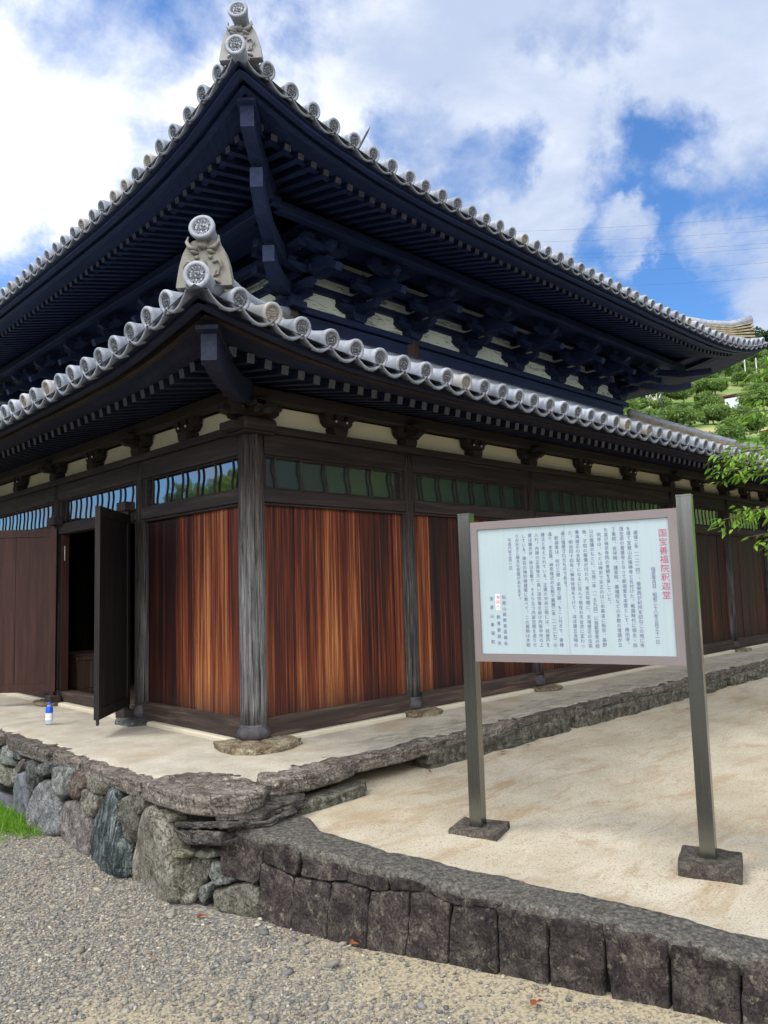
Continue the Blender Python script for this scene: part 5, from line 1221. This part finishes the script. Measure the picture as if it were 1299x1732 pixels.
# ------------------------------------------------------------------ bottle
bt = thing('water_bottle', 'clear plastic water bottle with blue cap standing on the terrace', 'bottle', (-0.689, 2.449, 0.003))
b = MB(); b.smooth = True; b.lathe([(.026, 0), (.033, .004), (.0335, .02), (.031, .03), (.0335, .04), (.0335, .10), (.031, .105), (.0335, .112), (.0335, .145), (.026, .172), (.014, .188), (.0135, .20)], 20); b.build('body', 'bottle_plastic', bt)
b = MB(); b.smooth = True; b.lathe([(.0155, .188), (.016, .19), (.016, .208), (.014, .211)], 16); b.build('cap', 'cap_blue', bt)
b = MB(); b.smooth = True; b.lathe([(.0342, .112), (.0342, .148), (.027, .174)], 20, cap=False); b.mat = 1; b.lathe([(.0342, .045), (.0342, .1118)], 20, cap=False); b.build('label', ['label_blue', 'label_white'], bt)

# ------------------------------------------------------------------ leaves, grass
def leaf_cards(P_, D_, Ln, Wd, up=None, droop=0.25):
    """pointed leaves: midrib fold, 6 verts and 4 quads/tris each; P_ base, D_ direction"""
    n = len(P_); D_ = D_ / np.linalg.norm(D_, axis=1, keepdims=True)
    up = rng.normal(0, 1, (n, 3)) * 0.45 + np.array([0, 0, 1.0]) if up is None else up
    Sd = np.cross(D_, up); Sd /= np.linalg.norm(Sd, axis=1, keepdims=True); Nn = np.cross(Sd, D_)
    Ln = Ln[:, None]; Wd = Wd[:, None]
    g = np.array([0, 0, -1.0]) * droop
    a = P_; m1 = P_ + D_ * Ln * .38 + g * Ln * .06; m2 = P_ + D_ * Ln * .72 + g * Ln * .25; tip = P_ + D_ * Ln + g * Ln * .6
    l1 = m1 + Sd * Wd * .5 + Nn * Wd * .14; r1 = m1 - Sd * Wd * .5 + Nn * Wd * .14
    l2 = m2 + Sd * Wd * .36 + Nn * Wd * .1; r2 = m2 - Sd * Wd * .36 + Nn * Wd * .1
    V = np.stack([a, m1, m2, tip, l1, r1, l2, r2], 1).reshape(-1, 3)
    F0 = np.array([(0, 1, 4), (0, 5, 1), (1, 2, 6), (1, 6, 4), (1, 5, 7), (1, 7, 2), (2, 3, 6), (2, 7, 3)])
    F = (F0[None] + 8 * np.arange(n)[:, None, None]).reshape(-1, 3)
    return V, F
def crown_mesh(name, mat, clumps, per, size, leaf_l, leaf_w, up_bias=0.5):
    """leaves gathered in clumps through the volume; clumps = (x,y,z,r)"""
    Ps, Ds, T_ = [], [], []
    for (x, y, z, r) in clumps:
        n = int(per * (r / size) ** 1.6) + 4
        d = rng.normal(0, 1, (n, 3)); d /= np.linalg.norm(d, axis=1, keepdims=True); rad = r * rng.uniform(.35, 1, (n, 1)) ** .6
        Ps.append(np.array([x, y, z]) + d * rad * np.array([1, 1, .75])); Ds.append(d + rng.normal(0, .6, (n, 3)) + np.array([0, 0, -.1]))
        T_.append(np.clip(rng.normal(0.5, .16, n) + rng.normal(0, .16), 0, 1))
    Ps, Ds, T_ = np.concatenate(Ps), np.concatenate(Ds), np.concatenate(T_); n = len(Ps)
    V, F = leaf_cards(Ps, Ds, leaf_l * rng.uniform(.6, 1.2, n), leaf_w * rng.uniform(.7, 1.2, n))
    return npmesh(name, V, F, mat, False, np.repeat(T_, 8))
def limb_tree(name, H, spread, mat, trunk_r, seed):
    rs = random.Random(seed); b = MB(); b.smooth = True; clumps = []
    b.tube([(0, 0, -.3), (0.03 * H, 0, H * .2), (.0, .03 * H, H * .42)], [trunk_r * 1.25, trunk_r, trunk_r * .8], 9)
    for k in range(7):
        a = k * 2.4 + rs.random(); l = spread * rs.uniform(.55, .95); z1 = H * rs.uniform(.55, .92)
        st = Vector((0, .03 * H * .8, H * rs.uniform(.28, .42))); e = Vector((math.cos(a) * l, math.sin(a) * l, z1)); mid = st.lerp(e, .5) + Vector((0, 0, H * .06))
        b.tube([st, mid, e], [trunk_r * .5, trunk_r * .32, trunk_r * .1], 6)
        for q in range(3): f = rs.uniform(.5, 1.1); p = st.lerp(e, f) + Vector((rs.uniform(-.3, .3), rs.uniform(-.3, .3), rs.uniform(-.1, .3))) * spread; clumps.append((*p, spread * rs.uniform(.24, .42)))
    clumps.append((0, 0, H * .85, spread * .45))
    return b.mesh('trunk', mat), clumps
# grass at the foot of the wall on the left
def grass():
    n = 14000; y = rng.uniform(0.9, 3.6, n); x = rng.uniform(-2.1, -1.28, n)
    edge = -1.36 - 0.62 * sst(0.95, 1.7, y) - 0.12 * (y > 2) + 0.10 * rng.normal(0, 1, n)
    k = x > edge; x, y = x[k], y[k]; n = len(x); z = gravel_z(x, y) - .01
    D = np.stack([rng.normal(0, .45, n), rng.normal(0, .45, n), np.ones(n)], -1)
    V, F = leaf_cards(np.stack([x, y, z], -1), D, rng.uniform(.05, .15, n), rng.uniform(.005, .009, n), rng.normal(0, 1, (n, 3)), .35)
    return link('grass', npmesh('grass', V, F, 'leaf_grass', False, np.repeat(np.clip(rng.normal(.5, .22, n), 0, 1), 8)))
tag(grass(), kind='stuff')
# grass blades in the joints of the wall
# fallen leaves and bits on the yard and the gravel
FL = [(590, 1597, 'rust red leaf lying at the foot of the dark kerb blocks', -.58), (905, 1692, 'dark red curled leaf in the gravel below the kerb', -.53), (345, 1548, 'brown leaf in the gravel by the foot of the boulders', -.60), (848, 1273, 'curled dark red leaf below the terrace edge'), (893, 1262, 'orange red leaf beside the terrace edge rubble'), (722, 1305, 'small bright orange leaf by the end of the terrace slabs'),
      (1167, 1200, 'small brown leaf alone on the pale sand near the right post')]
for px, py, lab, *zq in FL:
    d = ray(px, py); t = ((zq[0] if zq else -0.195) - CAM.z) / d.z; p = CAM + d * t
    n = 2; P_ = np.array([[0, 0, .004], [.01, .012, .006]]); D_ = np.array([[1, .2, .06], [-.4, 1, .12]])
    V, F = leaf_cards(P_, D_, np.array([.055, .03]), np.array([.035, .02]), np.array([[0, .1, 1.], [.1, 0, 1.]]), .1)
    o = link('fallen_leaf', npmesh('fallen_leaf', V, F, 'leaf_fallen', False, np.repeat([random.random(), random.random()], 8))); o.location = p; o.rotation_euler = (0, 0, random.uniform(0, 6))
    tag(o, lab, 'leaf', 'fallen leaves on the sand')

# ------------------------------------------------------------------ tree at the right edge
ct = at(1500, 1010, 7.3); ct.z = yard_z(ct.x, ct.y)
cher = thing('cherry_tree', 'leafy cherry tree whose bright green sprays hang in from the right edge', 'tree', ct)
sprays = [((1420, 560), (1262, 640), 7.6, 26), ((1420, 640), (1272, 690), 7.4, 22), ((1440, 700), (1240, 700), 7.0, 26), ((1440, 760), (1208, 772), 6.8, 46), ((1440, 770), (1225, 760), 7.0, 36), ((1430, 800), (1207, 800), 6.7, 46), ((1430, 790), (1240, 790), 6.9, 36),
          ((1440, 840), (1214, 882), 6.6, 44), ((1440, 880), (1250, 862), 6.7, 26), ((1430, 900), (1268, 908), 6.5, 18), ((1430, 720), (1262, 735), 7.2, 30), ((1430, 600), (1290, 600), 7.7, 18), ((1440, 940), (1290, 925), 6.9, 16), ((1430, 660), (1255, 668), 7.5, 22)]
b = MB(); b.smooth = True; crown_top = at(1500, 560, 7.3)
b.tube([ct + Vector((0, 0, -.2)), ct.lerp(crown_top, .35) + Vector((.05, .04, 0)), ct.lerp(crown_top, .7), crown_top], [.14, .11, .09, .06], 10)
Ps, Ds = [], []
for (s, e, dep, n) in sprays:
    A_, B_ = at(*s, dep + .25), at(*e, dep); tr = ct.lerp(crown_top, min(1, max(.2, (A_.z - ct.z) / (crown_top.z - ct.z) - .05)))
    M_ = A_.lerp(B_, .5) + Vector((0, 0, .06)); b.tube([tr, A_, M_, B_], [.028, .016, .008, .003], 6)
    axis = (B_ - A_).normalized(); lat = axis.cross(Vector((0, 0, 1))).normalized()
    for k in range(int(n * 2.7)):
        f = random.uniform(.12, 1.0) ** .8; p = A_.lerp(B_, f) + Vector((0, 0, .06 * 4 * f * (1 - f) * .5)); sgn = random.choice((-1, 1))
        tw = lat * sgn * random.uniform(.0, .13) * (1.05 - f * .6) + Vector((0, 0, random.uniform(-.10, .04)))
        Ps.append(p + tw); Ds.append(axis * random.uniform(.2, 1) + lat * sgn * random.uniform(.2, 1) + Vector((0, 0, random.uniform(-.7, .1))))
for k in range(16):                                          # the rest of the crown, on the far side of the trunk and above
    e = crown_top + CR * random.uniform(-.25, 1.7) + CF * random.uniform(-1.2, 1.4) + Vector((0, 0, random.uniform(-1.3, 1.0)))
    if (e - CAM).dot(CR) / (e - CAM).dot(CF) < 0.56: e += CR * 0.7
    st_ = ct.lerp(crown_top, random.uniform(.55, 1.0)); b.tube([st_, st_.lerp(e, .5) + Vector((0, 0, .12)), e], [.035, .02, .006], 6)
    for q in range(110):
        d_ = Vector((random.gauss(0, 1), random.gauss(0, 1), random.gauss(0, .6))); Ps.append(st_.lerp(e, random.uniform(.5, 1.05)) + d_ * .20); Ds.append(d_ + Vector((0, 0, -.5)))
n = len(Ps); Ps = np.array([tuple(p) for p in Ps]); Ds = np.array([tuple(p) for p in Ds])
V, F = leaf_cards(Ps, Ds, rng.uniform(.05, .095, n), rng.uniform(.022, .036, n), None, .35)
keep_world(b.build('trunk', 'bark'), cher)
keep_world(link('crown', npmesh('crown', V, F, 'leaf_cherry', False, np.repeat(np.clip(rng.normal(.55, .22, n), 0, 1), 8))), cher)

# trees across the yard and beside the path, whose reflections show in the window glass
def big_tree(x, y, z, H, sp, label, seed, mat='leaf_forest'):
    t = thing('garden_tree', label, 'tree', (x, y, z)); tm, cl = limb_tree('tree', H, sp, 'bark', .22, seed)
    rs = random.Random(seed + 1)
    for k in range(10): a = k * 2.4; cl.append((math.cos(a) * sp * rs.uniform(.2, .75), math.sin(a) * sp * rs.uniform(.2, .75), H * rs.uniform(.10, .45), sp * rs.uniform(.3, .42)))
    link('trunk', tm, t); link('crown', crown_mesh('crown', mat, cl, 260, sp * .35, .42, .26), t)
for i, (x, y, H, sp, lab) in enumerate(((4.5, -10.5, 5.6, 3.0, 'broad dark tree nearest the yard, mirrored in the corner window'), (8.6, -11.5, 6.0, 3.2, 'tall dark tree mirrored in the second window'), (12.6, -11.8, 6.4, 3.4, 'dark tree mirrored in the middle windows'), (17.0, -11.0, 6.4, 3.4, 'dense dark tree far along the yard'),
        (22.0, -9.5, 9, 3.6, 'dark tree past the end of the hall'), (0.5, -12.5, 5, 2.6, 'dark tree behind the block wall'), (-15, -5.5, 4.6, 2.6, 'dark tree across the gravel, mirrored in the steel posts'), (-16, -0.5, 5.0, 2.8, 'broad dark tree across the gravel facing the notice board'), (-15.5, 4.5, 4.4, 2.5, 'rounded dark tree across the gravel near the path'))):
    big_tree(x, y, -.6, H, sp, lab, 40 + i)
big_tree(-9.5, 11.0, -.9, 6.2, 2.3, 'small green tree across the path, mirrored in the front corner window', 60, 'leaf_orchard')
big_tree(-13, 20.0, -.9, 6.5, 2.8, 'green tree across the path, mirrored in the farther front windows', 61, 'leaf_orchard')

# ------------------------------------------------------------------ hillside
HD = math.atan2(0.374, 1.02)
def hill_z(r, az):
    rise = np.interp(r, [0, 45, 70, 205, 240, 420], [-1.0, -1.0, 8.5, 54.0, 56.5, 30.0])
    return rise * (1 + 0.18 * np.clip((az - HD) / 0.25, -1.2, 1.2) * np.clip(r / 100, 0, 1) * .6) * np.where(rise > 0, 0.12 + 0.88 * sst(1.45, 0.75, az), 1)
def hill():
    rs = np.linspace(40, 420, 120); az = np.linspace(-0.9, 2.6, 190); Rr, Az = np.meshgrid(rs, az, indexing='ij')
    X = CAM.x + Rr * np.cos(Az); Y = CAM.y + Rr * np.sin(Az); st = 13.0; q = (Rr - 70) % st
    Z = hill_z(Rr, Az) + 1.2 * fnoise(X, Y, .03) - 0.35 + 0.9 * (sst(0, 2.5, q) - q / st)
    bank = np.where((q < 2.6) & (Rr > 75) & (Rr < 200), 1.0, 0.0) * np.clip(.6 + 1.4 * fnoise(X, Y, .05, 3), 0, 1)
    n, m_ = X.shape; i = np.arange(n * m_).reshape(n, m_); F = np.stack([i[:-1, :-1], i[1:, :-1], i[1:, 1:], i[:-1, 1:]], -1).reshape(-1, 4)
    return link('hillside', npmesh('hillside', np.stack([X, Y, Z], -1).reshape(-1, 3), F, 'hill_grass', True, None, ('bank', bank.ravel())))
tag(hill(), kind='structure')
def hp(r, az):
    x, y = CAM.x + r * math.cos(az), CAM.y + r * math.sin(az)
    return Vector((x, y, float(hill_z(np.float64(r), np.float64(az)))))
def azof(px, py): d = ray(px, py); return math.atan2(d.y, d.x)
# three shapes of orchard tree, copied along the terraces
protos = []
for s in range(4):
    tm, cl = limb_tree('orchard', 3.0, 1.7, 'bark', .09, 100 + s)
    cl = [(x, y, max(.9, z * .85), r) for x, y, z, r in cl]
    protos.append((tm, crown_mesh('crown', 'leaf_orchard', cl, 90, .6, .36, .22)))
fprot = []
for s in range(3):
    tm, cl = limb_tree('forest', 7.5, 2.6, 'bark', .16, 200 + s); fprot.append((tm, crown_mesh('crown', 'leaf_forest', cl, 110, .9, .62, .38)))
cnt = 0
a_lo, a_hi = azof(1330, 700), azof(1040, 700)
for row in range(11):
    r = 76 + row * 12.0; nn = int((a_hi - a_lo) * r / 2.3)
    for k in range(nn):
        az = a_lo + (a_hi - a_lo) * (k + random.uniform(.15, .85)) / nn
        if random.random() < .10: continue
        p = hp(r + random.uniform(-2.4, 3.5), az); tm, cm = protos[random.randrange(4)]
        dv_ = p - CAM; depth = dv_.dot(CF); py = 866 - FPX * dv_.dot(CU) / depth; px = 649.5 + FPX * dv_.dot(CR) / depth
        if abs(px - 1248) < 24 and 668 < py < 720: continue
        t = thing('orchard_tree', 'rounded green citrus tree among the many on the terraced hillside', 'tree', p, 'citrus trees on the hillside')
        t.rotation_euler = (0, 0, random.uniform(0, 6.28)); s = random.uniform(.75, 1.3); t.scale = (s, s, s * random.uniform(.85, 1.1))
        link('trunk', tm, t); link('crown', cm, t); cnt += 1
for k in range(26):
    az = a_lo - .02 + (a_hi - a_lo + .04) * (k + random.uniform(.1, .9)) / 26; p = hp(random.uniform(203, 226), az); tm, cm = fprot[k % 3]
    t = thing('forest_tree', 'dark tree of the wood along the crest of the hill', 'tree', p, 'trees along the hill crest'); t.rotation_euler = (0, 0, random.uniform(0, 6)); s = random.uniform(.8, 1.25); t.scale = (s, s, s)
    link('trunk', tm, t); link('crown', cm, t)
# pale dead trees by the corner of the roof
def place_px(px, py, rlo=76, rhi=205):
    az = azof(px, py); best = min(np.linspace(rlo, rhi, 260), key=lambda r: abs((lambda v: 866 - FPX * v.dot(CU) / v.dot(CF))(hp(r, az) - CAM) - py)); return hp(best, az)
for i, (px, py, h) in enumerate(((1081, 690, 3.4), (1098, 694, 3.6), (1111, 694, 2.8))):
    p = place_px(px, py); t = thing('dead_tree', ['thick pale bare tree on the hillside, nearest the roof', 'tall pale bare tree, middle of three on the hillside', 'thin pale bare tree, rightmost of three on the hillside'][i], 'tree', p, 'bare pale trees on the hillside')
    b = MB(); b.smooth = True; b.tube([(0, 0, -.3), (.05, 0, h * .45)], [.26, .18], 7); b.build('trunk', 'bark_dead', t)
    b = MB(); b.smooth = True
    for k in range(4):
        a = k * 1.7 + i; b.tube([(.05, 0, h * (.32 + .06 * k)), (.45 * math.cos(a), .45 * math.sin(a), h * .65), (.7 * math.cos(a), .7 * math.sin(a), h * random.uniform(.8, 1))], [.14, .10, .03], 6)
    b.build('branches', 'bark_dead', t)
# shed
p = place_px(1248, 694); shd = thing('shed', 'small white tin shed with a reddish roof among the hillside trees', 'shed', p)
shd.rotation_euler = (0, 0, azof(1248, 694) + R(72)); k = (p - CAM).length / 130
q = MB(); q.bbox(-1.9, 1.4, -1.2, 1.2, -.6, 1.8, .02); q.build('wall', 'shed_wall', shd)
q = MB(); q.hexa([(-2.1, -1.5, 1.82), (2.3, -1.5, 1.82), (2.3, 1.5, 2.25), (-2.1, 1.5, 2.25), (-2.1, -1.5, 1.92), (2.3, -1.5, 1.92), (2.3, 1.5, 2.35), (-2.1, 1.5, 2.35)]); q.build('roof', 'shed_roof', shd)
q = MB(); q.bbox(1.402, 2.1, -1.2, 1.2, -.6, 1.8, .02); q.build('side_panel', 'rust_red', shd)
shd.scale = (k, k, k)
for px, py, h, lab in ((1282, 655, 5.2, 'slender grey pole in front of the dark wood on the hill crest'), (1262, 648, 4.4, 'short grey pole on the hill crest beside the upper roof'), (1122, 716, 6.5, 'thin dark pole rising over the orchard below the roof corner')):
    p = place_px(px, py); t = thing('utility_pole', lab, 'pole', p, 'poles on the hillside'); b = MB(); b.smooth = True; b.tube([(0, 0, -.5), (0, 0, h)], [.13, .09], 8); b.build('pole', 'concrete_pole' if px > 1200 else 'iron', t)
    b = MB(); b.bbox(-.5, .5, -.05, .05, h - .5, h - .4, .01); b.build('crossarm', 'concrete_pole', t)
# power lines high across the valley
for i, (xa, ya, xb, yb) in enumerate(((820, 393, 1420, 354), (840, 410, 1420, 380), (900, 431, 1420, 400), (910, 437, 1420, 408), (980, 459, 1420, 432), (1000, 484, 1420, 456), (1240, 558, 1420, 540))):
    A_, B_ = at(xa, ya, 95), at(xb, yb, 80); b = MB(); b.smooth = True
    b.tube([A_.lerp(B_, f) - Vector((0, 0, 1.6 * f * (1 - f))) for f in np.linspace(0, 1, 14)], .009, 5); o = b.build('power_line', 'wire')
    tag(o, 'thin power line crossing the sky to the right of the upper roof', 'power line', 'power lines over the hill')
for o in list(bpy.data.objects):
    if o.name.startswith('glyph'): bpy.data.objects.remove(o)
print('OBJECTS', len(bpy.data.objects), 'orchard', cnt)
